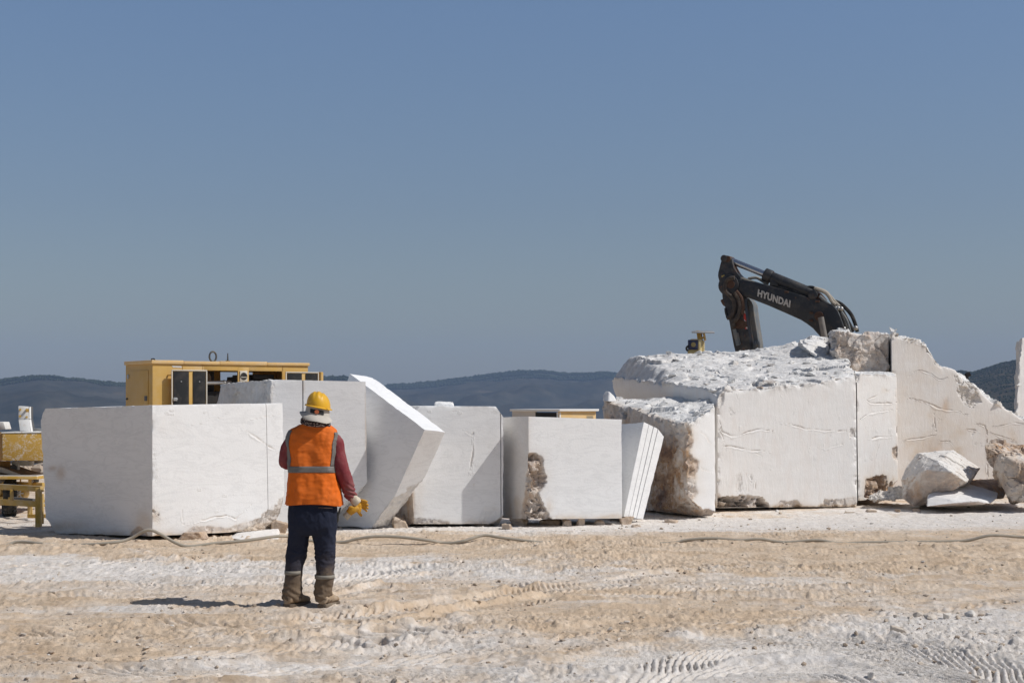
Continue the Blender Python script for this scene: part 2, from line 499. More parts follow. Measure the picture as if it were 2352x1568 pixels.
def hull_mesh(pts, cuts=6, namp=.02, nscale=3.0, seed=0):
    bm = bmesh.new()
    for p in pts: bm.verts.new(p)
    r = bmesh.ops.convex_hull(bm, input=bm.verts[:])
    junk = [e for e in set(r['geom_interior'] + r['geom_unused']) if isinstance(e, bmesh.types.BMVert)]
    bmesh.ops.delete(bm, geom=junk, context='VERTS')
    bmesh.ops.dissolve_limit(bm, angle_limit=R(7), verts=bm.verts[:], edges=bm.edges[:])
    bmesh.ops.bevel(bm, geom=bm.edges[:], offset=.012, segments=1, affect='EDGES', clamp_overlap=True)
    bmesh.ops.triangulate(bm, faces=bm.faces[:])
    lim = cuts
    for _ in range(7):
        bm.edges.ensure_lookup_table()
        es = [e for e in bm.edges if e.calc_length() > lim]
        if not es: break
        bmesh.ops.subdivide_edges(bm, edges=es, cuts=1)
        bmesh.ops.triangulate(bm, faces=[f for f in bm.faces if len(f.verts) > 3])
    bmesh.ops.recalc_face_normals(bm, faces=bm.faces[:])
    V = np.array([v.co[:] for v in bm.verts]); N = np.array([v.normal[:] for v in bm.verts])
    bm.verts.index_update()
    F = np.array([[v.index for v in f.verts] for f in bm.faces]); bm.free()
    d = fbm(V, nscale, 4, seed, .55, 1) * .35 + facets(V, nscale * .8, seed)[0] * .8 + facets(V, nscale * 2.6, seed + 1)[0] * .35 + fbm(V, nscale * 5, 4, seed + 2, .6) * .35
    V = V + N * (namp * d)[:, None]
    return V, F

def boulder(name, pts, mat, label, cat='boulder', group=None, res=.03, namp=.025, nscale=3, seed=0, brown=None, stain=.2, rough=.8):
    V, F = hull_mesh(pts, res, namp, nscale, seed)
    br = np.zeros(len(V)); N = vnorms(V, F)
    if brown is not None: br = np.clip(brown(V, N), 0, 1)
    rg = np.clip(.5 + .9 * fbm(V, 2, 2, seed + 5) + rough - .5, 0, 1)
    me = np_mesh(name, V, F, True, {'rough': rg, 'brown': br, 'stain': np.full(len(V), stain)}, R(28))
    base = V.mean(0); base[2] = V[:, 2].min()
    return tag(link_mesh(name, me, mat, None, base), label, cat, group)

def flakes(x0, x1, y0, y1, n, seed, sx=5, sy=5, depth=.006, face='front'):
    g = np.random.default_rng(seed); out = []
    for _ in range(n):
        x, y = g.uniform(x0, x1), g.uniform(y0, y1); k = g.uniform(.4, 1.3)
        out.append((face, [(x + sx * k * math.cos(a) * g.uniform(.5, 1.1), y + sy * k * math.sin(a) * g.uniform(.5, 1.1)) for a in np.linspace(0, 5.4, 7)], depth * g.uniform(.5, 1.4), .0, .45))
    return out

def box_pts(c, r, seed=0):
    g = np.random.default_rng(seed); p = np.array([(x, y, z_) for x in (-1, 1) for y in (-1, 1) for z_ in (-1, 1)], float)
    p = p * g.uniform(.35, 1.05, p.shape); p = np.concatenate([p, p[g.permutation(8)[:5]] * g.uniform(.3, 1.3, (5, 3))])
    a = g.uniform(-.6, .6); ca, sa = math.cos(a), math.sin(a)
    p = np.stack([p[:, 0] * ca - p[:, 1] * sa * .6, p[:, 0] * sa * .6 + p[:, 1] * ca, p[:, 2]], 1)
    return np.array(c) + p * np.array(r)

def stone_pts(c, r, n=16, seed=0):
    g = np.random.default_rng(seed); p = g.normal(size=(n, 3)); p /= np.linalg.norm(p, axis=1)[:, None]
    p *= g.uniform(.78, 1.05, (n, 1))
    return np.array(c) + p * np.array(r)
# ------------------------------------------------------------------ stone yard
M_CLEAN = marble_mat('sawn_marble', (.83, .825, .815), vein=.17, rot=(0.1, .1, 0))
M_DIAG = marble_mat('sawn_marble_slanting_veins', (.83, .825, .82), vein=.17, rot=(.2, .55, 0))
M_WARM = marble_mat('warm_weathered_marble', (.83, .81, .785), (.62, .49, .35), vein=.06, rot=(.3, .2, 0), flute=.35)
M_ROCK = marble_mat('broken_rusty_marble', (.78, .76, .735), vein=.05, rot=(.5, .3, .2))
GRP = 'cut marble blocks standing in a row'
def hexc(fbl, fbr, ftr, ftl, bbl, bbr, btr, btl):
    return [[[fbl, ftl], [bbl, btl]], [[fbr, ftr], [bbr, btr]]]

def block_from(C, Rr, L, **kw):
    """three vertical edges (bottom, top): near corner C, right end Rr, left end L"""
    (c0, c1), (r0, r1), (l0, l1) = C, Rr, L
    return hexc(c0, r0, r1, c1, l0, l0 + r0 - c0, l1 + r1 - c1, l1)

# 1  left front block
C = (W(350, 1231, 20.1), W(350, 930, 20.1)); Q = (W(655, 1216, 21.3), W(649, 925, 21.3)); L = (W(106, 1224, 21.6), W(92, 938, 21.6))
block('marble_block', block_from(C, Q, L), M_CLEAN, 'large sawn white block at the left end, one corner edge towards the viewer', group=GRP,
      sp=(.012, .014, .012), slots=[(.868, .0045)], seed=1, edge=.014, stain={'bottom': .7},
      cuts=[(W(112, 1195, 21.6), (-.75, .1, -.65), .05, .35), (W(95, 960, 21.6), (-.8, .3, .5), .03, .0), (W(648, 1195, 21.5), (.75, -.5, -.5), .06, .25)],
      marks=[([(548, 984), (570, 992), (590, 1006), (648, 1046)], 2.3, .022), ([(420, 1203), (445, 1202), (490, 1187), (520, 1184), (542, 1192), (577, 1158)], 2.4, .022),
             ([(556, 978), (575, 962), (645, 950)], 1.0, .006), ([(419, 1170), (420, 1205)], 1.6, .014)],
      dents=[('front', [(352, 1170), (364, 1180), (366, 1198), (352, 1195)], .05, .55, .8), ('front', [(430, 1218), (452, 1206), (520, 1212), (560, 1199), (590, 1197), (596, 1208), (560, 1225), (430, 1232)], .014, .3, .35),
             ('front', [(628, 1195), (640, 1160), (660, 1135), (665, 1230), (625, 1230)], .035, .15, .8), ('left', [(300, 1222), (318, 1208), (335, 1216), (340, 1236), (300, 1236)], .03, .5, .7)] + flakes(365, 520, 938, 985, 14, 1, 5, 3, .005) + flakes(352, 362, 1000, 1170, 10, 2, 4, 6, .008) + flakes(440, 640, 1100, 1200, 8, 3, 6, 3, .004) + flakes(120, 340, 960, 1180, 9, 5, 5, 6, .005, 'left'),
      patches=[('left', 140, 1085, 10, 14, .3, .35), ('left', 122, 1075, 10, 6, .3, .3), ('left', 150, 1210, 50, 14, .7, .2), ('left', 330, 1205, 25, 30, .45, 0), ('front', 380, 980, 40, 40, .12, 0)])
# 2  taller block behind it, saw slot down its face
C = (G(622, 22.0, -.02), W(622, 871, 22.0)); Q = (G(845, 22.25, -.02), W(840, 876, 22.25)); L = (G(474, 24.0, -.02), W(500, 884, 24.0))
block('marble_block', block_from(C, Q, L), M_DIAG, 'tall white block behind the worker, a dark saw slot down its face', group=GRP,
      seed=2, edge=.01, slots=[(.335, .0075)], rough={'left': .03}, brown={'left': .14},
      cuts=[(W(497, 890, 23.8), (-.85, .35, .45), .03, .0), (W(838, 1112, 22.2), (.72, -.1, -.69), .05, .1), (W(842, 884, 22.2), (.8, -.3, .55), .015, 0)],
      patches=[('front', 842, 960, 3, 70, .8, .25), ('front', 697, 890, 3, 14, .8, .3)])
# 3  tilted slab
c = [W(804, 858, 23.0), W(976, 986, 21.75), W(850, 1265, 22.35), W(690, 1150, 22.9)]
d = np.array([.27, .26, -.04])
block('marble_slab', hexc(c[3], c[2], c[1], c[0], c[3] + d, c[2] + d, c[1] + d, c[0] + d * 1.1), M_DIAG,
      'thick white slab leaning on its lower corner, tilted to the left', 'marble slab', GRP, seed=3, edge=.008, zmin=.0, sp=(.014, .014, .014),
      cuts=[(W(905, 1165, 22.3), (.62, -.35, -.7), .06, .12), (W(1003, 1035, 22.6) + np.array([0, .0, 0]), (.93, .3, -.25), .025, 0)], stain={'bottom': .4})
# 4  upright block, shadow across it
C = (W(950, 1203, 22.55), W(938, 931, 22.55)); Q = (W(1157, 1203, 22.8), W(1156, 933, 22.8)); L = (W(884, 1203, 23.9), W(884, 934, 23.9))
block('marble_block', block_from(C, Q, L), M_CLEAN, 'upright white block with a broken crumb on top and a slanting shadow at its right', group=GRP,
      seed=4, slots=[(.972, .006)], brown={'left': .55}, rough={'left': .03}, stain={'left': .6, 'bottom': .5},
      cuts=[(W(1152, 952, 22.85), (.8, 0, .6), .012, 0), (W(962, 940, 22.5), (-.55, -.4, .75), .03, .06), (W(1152, 1190, 22.85), (.5, -.4, -.75), .04, .1)],
      marks=[([(1088, 990), (1089, 1020), (1085, 1045), (1078, 1085)], 2.2, .02), ([(1084, 1050), (1088, 1090), (1090, 1128)], 1.0, .012), ([(1065, 985), (1072, 992), (1088, 1002)], 1.2, .01)],
      dents=flakes(960, 1140, 940, 960, 8, 6, 8, 3, .008) + flakes(1080, 1095, 1000, 1100, 7, 7, 4, 7, .008) + [('front', [(1100, 1180), (1108, 1165), (1140, 1162), (1150, 1170), (1150, 1200), (1100, 1200)], .012, .0, .45), ('front', [(948, 1196), (960, 1190), (990, 1193), (1030, 1197), (1035, 1210), (948, 1210)], .04, .3, .7)],
      patches=[('front', 962, 1150, 12, 60, .35, 0)])
P0 = W(1012, 928, 23.1)
boulder('marble_chunk', np.array([W(x, y, Y) for x, y, Y in [(998, 935, 22.9), (999, 924, 22.9), (1004, 922, 23.2), (1036, 923, 23.0), (1042, 929, 22.95), (1041, 936, 22.95), (1000, 935, 23.6), (1038, 924, 23.6), (1002, 922, 23.6), (1040, 935, 23.6)]]),
        M_CLEAN, 'small broken white chunk lying on top of the upright block', 'stone chunk', res=.03, namp=.012, stain=0, rough=.6, seed=5)
# 5  block with a rust-brown broken corner
C = (W(1214, 1192, 22.5), W(1214, 956, 22.5)); Q = (W(1429, 1190, 23.1), W(1428, 963, 23.1)); L = (W(1146, 1189, 23.35), W(1146, 958, 23.35))
block('marble_block', block_from(C, Q, L), M_CLEAN, 'white block with a jagged rust-brown broken corner, raised on small stones', group=GRP,
      seed=6, edge=.006, sp=(.012, .02, .012), stain={'left': .22, 'bottom': .6},
      dents=[('front', [(1205, 1040), (1232, 1042), (1246, 1052), (1250, 1075), (1256, 1095), (1252, 1115), (1238, 1132), (1243, 1150), (1254, 1168), (1266, 1194), (1200, 1196)], .11, .42, .9),
             ('left', [(1216, 1075), (1208, 1090), (1206, 1130), (1198, 1160), (1196, 1196), (1216, 1198)], .08, .42, .8)],
      patches=[('left', 1180, 1185, 40, 45, .9, .1), ('front', 1262, 1168, 12, 22, .6, 0), ('left', 1185, 990, 12, 12, .25, 0)])
# 6  grooved slab leaning right
C = (W(1433, 1186, 23.25), W(1479, 969, 23.5)); Q = (W(1477, 1192, 23.7), W(1528, 992, 24.05)); L = (W(1370, 1180, 24.3), W(1410, 975, 24.6))
block('marble_slab', block_from(C, Q, L), M_CLEAN, 'narrow white slab with three long saw grooves, leaning to the right', 'marble slab', GRP, seed=7, edge=.01,
      slots=[(.23, .005), (.45, .009), (.66, .009)], cuts=[(W(1524, 1000, 24.0), (.75, 0, .65), .015, 0)], sp=(.012, .02, .012))
# 7  rough rusty block
C = (W(1578, 1187, 24.1), W(1578, 978, 24.1)); Q = (W(1644, 1187, 24.45), W(1642, 935, 24.6)); L = (W(1395, 1150, 27.4), W(1384, 918, 27.6))
c8 = np.array(block_from(C, Q, L)); c8[1, 1, 1] = W(1640, 905, 27.8); c8[0, 1, 0] = G(1400, 27.2, .05)
block('marble_block', c8, M_ROCK, 'rough squat block with a rusty brown broken side and white crumbled top', group=GRP, seed=8, edge=.03, sp=(.016, .022, .016),
      rough={'left': .09, 'top': .085, 'back': .05}, brown={'left': .95, 'top': .10}, stain={'left': .3}, relief=(1.0, 1.0, .7, 1.2), brown_fade=(.55, .95, .65),
      dents=[('front', [(1560, 960), (1588, 985), (1594, 1010), (1586, 1040), (1606, 1060), (1600, 1085), (1598, 1115), (1606, 1130), (1590, 1150), (1600, 1200), (1560, 1200)], .05, .65, .9)],
      cuts=[(W(1512, 1165, 25.0), (-.5, -.4, -.75), .07, .8), (W(1640, 1180, 24.5), (.3, -.5, -.8), .05, .6)],
      marks=[([(1600, 985), (1620, 1000), (1640, 1030)], 1.6, .015), ([(1598, 1060), (1615, 1078), (1642, 1088)], 1.6, .015)])
boulder('marble_chunk', np.array([W(x, y, Y) for x, y, Y in [(1384, 920, 27.0), (1385, 908, 27.2), (1391, 898, 27.3), (1399, 899, 27.1), (1412, 911, 27.0), (1416, 921, 26.8), (1398, 922, 26.7), (1390, 917, 27.7), (1410, 912, 27.7)]]), M_ROCK,
        'small white chunk at the left brink of the rough rusty block', 'stone chunk', res=.03, namp=.006, stain=.05, rough=.5, seed=6)
# 8  great block with the crumbled sloping top
fbl, fbr = W(1648, 1166, 25.5), W(1969, 1163, 26.5); ftl, ftr = W(1648, 890, 25.5), W(1966, 864, 26.6)
bbl, bbr, btl, btr = G(1415, 31.5, -.05), G(1960, 31.5, -.05), W(1406, 868, 31.0), W(1925, 780, 31.5)
def bulge8(V, V0, a, b, c):
    top = sstep(.72, 1.0, c)
    # hollow front edge of the top, and a lip at its left end
    V = V.copy()
    V[:, 2] -= top * .06 * sstep(.0, .25, a) * sstep(.98, .6, a) * np.exp(-(b / .10) ** 2)
    V[:, 2] += top * ((.27 - .19 * sstep(.25, .6, a)) * sstep(.0, .075, a) * sstep(1.02, .78, a) * sstep(.22, .85, b) + .07 * np.exp(-((a - .06) / .05) ** 2 - ((b - .9) / .15) ** 2))
    V[:, 2] -= top * .10 * sstep(.05, 0, a) * sstep(.12, 0, b)
    k = sstep(.10, .0, a) * sstep(.95, .60, c) * sstep(.06, .25, b)      # saw cut leaves the left side hollow below the lip
    V[:, 0] += k * .30
    return V
block('marble_block', hexc(fbl, fbr, ftr, ftl, bbl, bbr, btr, btl), M_WARM, 'largest block, broad weathered face with winding scratches, crumbled white top', group=GRP, seed=9,
      sp=(.013, .022, .013), edge=.05, edge_noise=1.5, rough={'top': .085}, relief=(1.0, .62, .30, 1.0), stain={'bottom': .9, 'front': .10}, bulge=bulge8, brown={'top': .10},
      dents=flakes(1680, 1960, 900, 1080, 26, 8, 2, 9, .006) + flakes(1690, 1730, 1085, 1140, 8, 9, 3, 12, .008) + flakes(1655, 1668, 1000, 1120, 6, 10, 3, 10, .01) + [('front', [(1640, 1141), (1700, 1138), (1752, 1141), (1768, 1160), (1772, 1175), (1640, 1180)], .26, .30, .7), ('front', [(1768, 1166), (1790, 1152), (1830, 1150), (1842, 1164), (1885, 1166), (1895, 1145), (1918, 1150), (1930, 1172), (1760, 1180)], .05, .28, .7),
             ('front', [(1918, 1150), (1940, 1143), (1972, 1140), (1972, 1172), (1930, 1172)], .03, .22, .6), ('front', [(1652, 890), (1668, 896), (1662, 930), (1650, 935)], .05, .1, .8), ('front', [(1676, 936), (1686, 938), (1688, 950), (1678, 952)], .03, .05, .8),
             ('front', [(1952, 985), (1966, 980), (1968, 1002), (1950, 1012)], .04, .1, .8), ('front', [(1690, 1090), (1702, 1086), (1702, 1130), (1690, 1134)], .015, .1, .5)],
      marks=[([(1651, 965), (1660, 990), (1680, 1001), (1700, 999), (1722, 989), (1745, 985), (1780, 991)], 3.2, .03), ([(1650, 1024), (1680, 1024), (1720, 1034), (1770, 1038)], 2.0, .022), ([(1725, 1036), (1760, 1052)], 1.4, .015),
             ([(1779, 972), (1810, 973), (1850, 984), (1900, 990), (1945, 988)], 2.0, .022), ([(1880, 1025), (1895, 1030), (1920, 1022), (1950, 1018)], 2.2, .022), ([(1664, 1020), (1660, 1000), (1650, 985)], 2.2, .02),
             ([(1703, 1085), (1706, 1135)], 1.8, .016), ([(1714, 1085), (1718, 1130)], 1.6, .014), ([(1733, 1102), (1735, 1125)], 1.6, .014)])
boulder('boulder', np.array([W(x, y, Y) for x, y, Y in [(1835, 780, 30.0), (1868, 775, 30.4), (1903, 781, 30.2), (1905, 800, 29.8), (1895, 828, 29.0), (1880, 826, 29.0), (1850, 800, 29.2), (1840, 790, 29.4), (1905, 830, 30.5), (1840, 800, 31), (1890, 778, 31.2)]]), M_WARM,
        'white boulder lying on the crumbled top of the largest block', res=.035, namp=.035, nscale=2.5, stain=.08, rough=.7, seed=12)
# 9  block right of the great one
C = (W(1973, 1150, 26.9), W(1944, 856, 26.9)); Q = (W(2064, 1140, 27.5), W(2060, 861, 27.5)); L = (G(1960, 29.5, .0), W(1935, 852, 29.5))
C = (W(1971, 1150, 26.9), W(1968, 857, 26.9))
block('marble_block', block_from(C, Q, L), M_WARM, 'narrow weathered block wedged between the largest block and the sloping wedge', group=GRP, seed=10, edge=.035, edge_noise=1.4,
      rough={'top': .03}, stain={'front': .14, 'right': .4, 'bottom': .8},
      cuts=[(W(2052, 1115, 27.4), (.78, -.2, -.6), .06, .55)],
      dents=flakes(1980, 2060, 880, 1080, 12, 11, 4, 7, .008) + [('front', [(1988, 1098), (2010, 1095), (2030, 1090), (2036, 1094), (2040, 1112), (2052, 1100), (2050, 1128), (2000, 1150), (1986, 1140)], .12, .75, .8),
             ('front', [(2048, 1030), (2060, 1022), (2066, 1030), (2060, 1060), (2050, 1052)], .06, .45, .8), ('front', [(1964, 850), (1974, 856), (1976, 885), (1964, 880)], .05, .05, .8), ('front', [(2030, 893), (2040, 896), (2042, 899), (2030, 897)], .05, .5, .5)],
      marks=[([(1985, 915), (2002, 926), (2030, 925), (2066, 924)], 2.0, .03), ([(1972, 965), (2000, 948), (2062, 940)], 2.2, .028), ([(1995, 1008), (2020, 1002), (2048, 1005)], 3.0, .03), ([(2020, 1020), (2010, 1055)], 2.4, .02), ([(1990, 920), (2018, 906)], 1.6, .02)])
# 10 rough boulder on the terrace behind
C = (W(1915, 862, 28.6), W(1910, 768, 28.7)); Q = (W(2044, 866, 28.9), W(2042, 766, 29.0)); L = (W(1900, 860, 30.6), W(1905, 772, 30.8))
c8 = np.array(block_from(C, Q, L)); c8[0, 0, 1] = W(1922, 764, 28.9)
for i in (0, 1):
    for j in (0, 1): c8[i, j, 0, 2] = .2
block('marble_block', c8, M_ROCK, 'rough brown-veined block seen above the narrow block, crumbled white on top', group=GRP, seed=14, edge=.06,
      rough={'front': .08, 'left': .09, 'top': .07}, brown={'front': .5, 'left': .35, 'top': .04}, stain={'front': .2})
# 11 sloping wedge
fbl, fbr = G(2050, 28.7, -.02), G(2425, 29.6, -.02); ftl, ftr = W(2048, 760, 28.7), W(2425, 1010, 29.6)
dd = np.array([.6, 3.2, 0])
def bulge10(V, V0, a, b, c):
    V = V.copy(); t = sstep(.5, 1, c)
    V[:, 2] += t * (.16 * np.exp(-((a - .17) / .08) ** 2) - .05 * np.exp(-((a - .28) / .04) ** 2) + .07 * np.exp(-((a - .38) / .05) ** 2) - .06 * np.exp(-((a - .62) / .08) ** 2))
    return V
block('marble_wedge', hexc(fbl, fbr, ftr, ftl, fbl + dd, fbr + dd, ftr + dd, ftl + dd), M_WARM, 'great tan-stained wedge of marble whose top slopes down to the right', 'marble wedge', seed=15, edge=.05, edge_noise=1.4,
      rough={'top': .11}, relief=(.8, 1.0, .8, 1.2), stain={'front': .34, 'bottom': .9}, bulge=bulge10,
      dents=flakes(2070, 2350, 960, 1080, 26, 12, 5, 8, .012) + [('front', [(2190, 870), (2215, 862), (2240, 890), (2252, 920), (2235, 936), (2215, 930), (2200, 915)], .05, .0, .9), ('front', [(2120, 780), (2135, 800), (2165, 820), (2190, 835), (2180, 845), (2150, 838), (2125, 820)], .06, .05, .8)],
      patches=[('front', 2130, 1000, 110, 90, .75, 0), ('front', 2110, 920, 80, 40, .3, 0), ('front', 2150, 1040, 30, 40, .9, .25), ('front', 2190, 1060, 70, 50, .9, .1), ('front', 2330, 1010, 40, 50, .6, .1), ('front', 2172, 930, 10, 16, .6, .3)],
      marks=[([(2086, 870), (2100, 865), (2140, 866), (2190, 870)], 2.0, .03), ([(2085, 915), (2110, 922), (2160, 937), (2225, 952)], 2.4, .035), ([(2072, 1012), (2100, 1008), (2150, 998)], 2.4, .03), ([(2146, 950), (2150, 990)], 1.8, .025),
             ([(2215, 983), (2240, 988), (2252, 992)], 2.0, .025), ([(2240, 972), (2262, 975), (2270, 1000)], 2.2, .025), ([(2272, 990), (2300, 1000), (2330, 1010)], 2.0, .03), ([(2280, 975), (2330, 970), (2360, 975)], 2.0, .03), ([(2155, 1015), (2180, 1012), (2195, 1030)], 2.0, .025), ([(2262, 1120), (2272, 1070)], 1.6, .02), ([(2268, 985), (2269, 1115)], 2.0, .05)])
# 12 block cut by the right edge of the view
C = (G(2325, 34.0, -.02), W(2352, 775, 34.0)); Q = (G(2500, 34.8, -.02), W(2500, 770, 34.8)); L = (G(2330, 36, -.02), W(2345, 790, 36))
c8 = np.array(block_from(C, Q, L)); c8[0, :, 1] += np.array([-.08, 0, 0])
block('marble_block', c8, M_WARM, 'tall white block only partly in view at the right edge', group=GRP, seed=16, edge=.05, sp=(.03, .04, .03), cuts=[(W(2330, 880, 34.0), (-.9, -.2, .15), .10, 0)], rough={'left': .05})

# boulders at the right
def zs(x, y, Y): return W(1835 + x * .3296, 718 + y * .3296, Y)
A = [(830, 972, 26.6), (905, 976, 26.6), (985, 1012, 26.0), (1085, 962, 27.0), (1262, 1082, 26.9), (1215, 1145, 26.2), (1168, 1180, 25.6), (1060, 1210, 25.75), (905, 1330, 26.0), (800, 1345, 26.0), (722, 1290, 26.2), (715, 1170, 26.3), (748, 1082, 26.5),
     (972, 1036, 25.55), (870, 1096, 25.6), (1065, 1112, 25.4), (860, 1345, 27.0), (1150, 1250, 27.2), (1230, 1090, 27.5), (850, 985, 27.2)]
boulder('boulder', np.array([zs(*p) for p in A]), M_ROCK, 'pale jagged boulder with a ridge, in front of the sloping wedge', group='boulders at the foot of the wedge', res=.025, namp=.022, nscale=3.0, seed=21,
        brown=lambda V, N: .55 * sstep(.25, -.15, N[:, 2]) * sstep(-.1, .3, -N[:, 1]) * 1.0 + .25 * fbm(V, 3, 3, 4), stain=.22)
Bp = [(905, 1266, 25.6), (1060, 1186, 26.3), (1150, 1180, 26.6), (1390, 1255, 26.0), (1385, 1290, 25.6), (1330, 1330, 25.3), (1060, 1330, 25.2), (890, 1350, 25.3), (895, 1290, 25.5), (1100, 1215, 27.2), (1340, 1255, 27.2), (1080, 1305, 25.25), (1250, 1310, 25.25), (930, 1340, 26.6)]
boulder('boulder', np.array([zs(*p) for p in Bp]), M_WARM, 'low flat-topped white slab lying at the foot of the jagged boulder', group='boulders at the foot of the wedge', res=.03, namp=.008, nscale=3, seed=22,
        brown=lambda V, N: .7 * sstep(.35, .0, N[:, 2]) * sstep(-.2, .4, N[:, 1] * -1) , stain=.05, rough=.1)
Cp = [(1290, 925, 26.0), (1340, 886, 26.3), (1440, 905, 26.5), (1600, 935, 26.4), (1720, 990, 26.4), (1760, 1150, 26), (1700, 1300, 25.4), (1568, 1315, 25.2), (1478, 1322, 25.3), (1448, 1235, 25.5), (1380, 1130, 25.7), (1330, 1030, 25.8), (1445, 1070, 25.4), (1460, 1020, 25.4), (1600, 1080, 25.2), (1500, 1300, 27), (1400, 1000, 27.2), (1700, 1100, 27.4)]
boulder('boulder', np.array([zs(*p) for p in Cp]), M_ROCK, 'ochre-stained upright boulder cut by the right edge', group='boulders at the foot of the wedge', res=.025, namp=.055, nscale=2.6, seed=23,
        brown=lambda V, N: .45 + 1.2 * fbm(V, 2, 3, 6), stain=.6)
Dp = [(1165, 1172, 26.9), (1240, 1155, 27.3), (1400, 1168, 27.2), (1440, 1230, 27.0), (1430, 1290, 26.6), (1300, 1290, 26.5), (1180, 1220, 26.8), (1200, 1290, 27.6), (1420, 1200, 27.9)]
boulder('boulder', np.array([zs(*p) for p in Dp]), M_ROCK, 'low brown boulder half hidden between the flat slab and the ochre boulder', group='boulders at the foot of the wedge', res=.04, namp=.03, nscale=2.5, seed=24, brown=lambda V, N: np.full(len(V), .75), stain=.5)

# packing stones under the blocks
M_STONE = marble_mat('field_stone', (.70, .66, .60), (.52, .40, .28), vein=.05)
pack = [(445, 1236, 19.9, 40, 11, 'brown packing stone under the near corner of the left block', .45), (641, 1224, 21.0, 22, 17, 'small upright tan packing stone behind the worker, under the left block', .3),
        (920, 1204, 22.2, 22, 12, 'packing stone under the left end of the upright block', .1), (1104, 1203, 22.5, 22, 9, 'tan packing stone under the right end of the upright block', .3),
        (1192, 1199, 22.6, 24, 10, 'wide grey packing stone under the brown-cornered block', .1), (1164, 1206, 22.0, 14, 7, 'loose pale stone in front of the gap beside the upright block', .1),
        (1265, 1197, 22.7, 30, 11, 'largest brown packing stone under the broken corner', .5), (1300, 1196, 22.5, 14, 9, 'pale packing stone in the middle under the brown-cornered block', .05), (1333, 1196, 22.55, 13, 10, 'upright pale wedge stone under the brown-cornered block', .05), (1378, 1196, 22.7, 16, 9, 'white split packing stone under the brown-cornered block', .05),
        (1437, 1191, 22.85, 18, 10, 'tan packing stone under the foot of the grooved slab', .25), (1460, 1190, 22.7, 12, 6, 'small stone beside the foot of the grooved slab', .2), (1543, 1188, 23.6, 20, 6, 'flat pale stone in front of the rough rusty block', .2),
        (2105, 1155, 25.6, 11, 6, 'small tan stone left of the jagged boulder', .4), (2062, 1162, 25.6, 7, 5, 'little brown stone in front of the narrow block', .5), (1950, 1170, 25.3, 16, 4, 'flat white stone in front of the largest block', .0), (2000, 1160, 25.6, 14, 5, 'pale stone lying in front of the narrow block', .1)]
for k, (x, y, Y, hw, hh, lab, br) in enumerate(pack):
    deep = k < 11
    Y = Y + (.42 if deep else 0); r = (hw / FPX * Y * .9, max(hw * .9, 14) / FPX * Y, hh / FPX * Y * (1.25 if deep else 1.0))
    c_ = G(x, Y, r[2] * .75 - (.05 if 21.5 < Y < 24 else .02)); p = box_pts(c_, r, 40 + k)
    boulder('packing_stone', p, M_STONE, lab, 'stone', 'packing stones under the blocks', res=.025, namp=.014, nscale=6, seed=60 + k, brown=(lambda V, N, b=br: np.full(len(V), b * .7 + .25)), stain=.9, rough=.3)
sl = [W(x, y, Y) for x, y, Y in [(526, 1236, 20.3), (545, 1225, 20.5), (640, 1213, 20.9), (642, 1236, 20.4), (560, 1240, 20.15), (635, 1240, 20.2), (545, 1222, 21.2), (640, 1213, 21.4), (600, 1236, 21.5), (530, 1234, 21.0)]]
boulder('stone_wedge', np.array(sl), M_WARM, 'long pale wedge of stone under the right side of the left block', 'stone', res=.03, namp=.01, stain=.25, rough=.3, seed=31)
sl = [zs(x, y, Y) for x, y, Y in [(600, 1280, 26.6), (650, 1232, 26.9), (700, 1215, 27.0), (740, 1250, 26.6), (735, 1290, 26.3), (620, 1290, 26.3), (480, 1300, 26.3), (500, 1280, 26.8), (660, 1260, 27.8), (735, 1240, 27.6)]]
boulder('rubble_heap', np.array(sl), M_STONE, 'little heap of pale rubble beside the foot of the narrow block', 'rubble heap', res=.025, namp=.05, nscale=6, stain=.4, rough=.8, seed=33)

# crumbs lying on the broken tops
def crumbs(src, name, n_, smin, smax, seed, facing=.55):
    me_ = src.data; n0 = len(me_.vertices); co = np.empty(n0 * 3, np.float32); me_.vertices.foreach_get('co', co); co = co.reshape(-1, 3) + np.array(src.location)
    nn = np.empty(n0 * 3, np.float32); me_.vertices.foreach_get('normal', nn); nn = nn.reshape(-1, 3)
    ok = np.where((nn[:, 2] > facing) & (co[:, 2] > co[:, 2].max() - 1.6))[0]; g = np.random.default_rng(seed)
    vv, ff, k0 = [], [], 0
    for i in g.choice(ok, n_):
        s_ = smin + (smax - smin) * g.random() ** 4
        p = g.normal(size=(9, 3)); p /= np.linalg.norm(p, axis=1)[:, None]
        bm_ = bmesh.new()
        for q_ in p * np.array([1.2, 1.0, .65]) * s_: bm_.verts.new(q_)
        bmesh.ops.convex_hull(bm_, input=bm_.verts[:]); bm_.verts.index_update()
        vv.append(np.array([v.co[:] for v in bm_.verts]) + co[i] + np.array([0, 0, s_ * .2])); ff.append(np.array([[v.index for v in f.verts] for f in bm_.faces]) + k0); k0 += len(bm_.verts); bm_.free()
    V_ = np.concatenate(vv); mm = np_mesh(name, V_, np.concatenate(ff), False, {'rough': np.ones(len(V_)), 'brown': np.clip(fbm(V_, 1.5, 2, seed) * 1.4 - .35, 0, .8), 'stain': np.clip(fbm(V_, 2, 2, seed + 1) - .1, 0, 1) * .6})
    tag(link_mesh(name, mm, M_ROCK), kind='stuff')
for o_ in list(bpy.data.objects):
    if o_.get('label', '').startswith('largest block'): crumbs(o_, 'rubble', 320, .01, .10, 5)
    if o_.get('label', '').startswith('rough squat'): crumbs(o_, 'rubble', 120, .01, .08, 6)
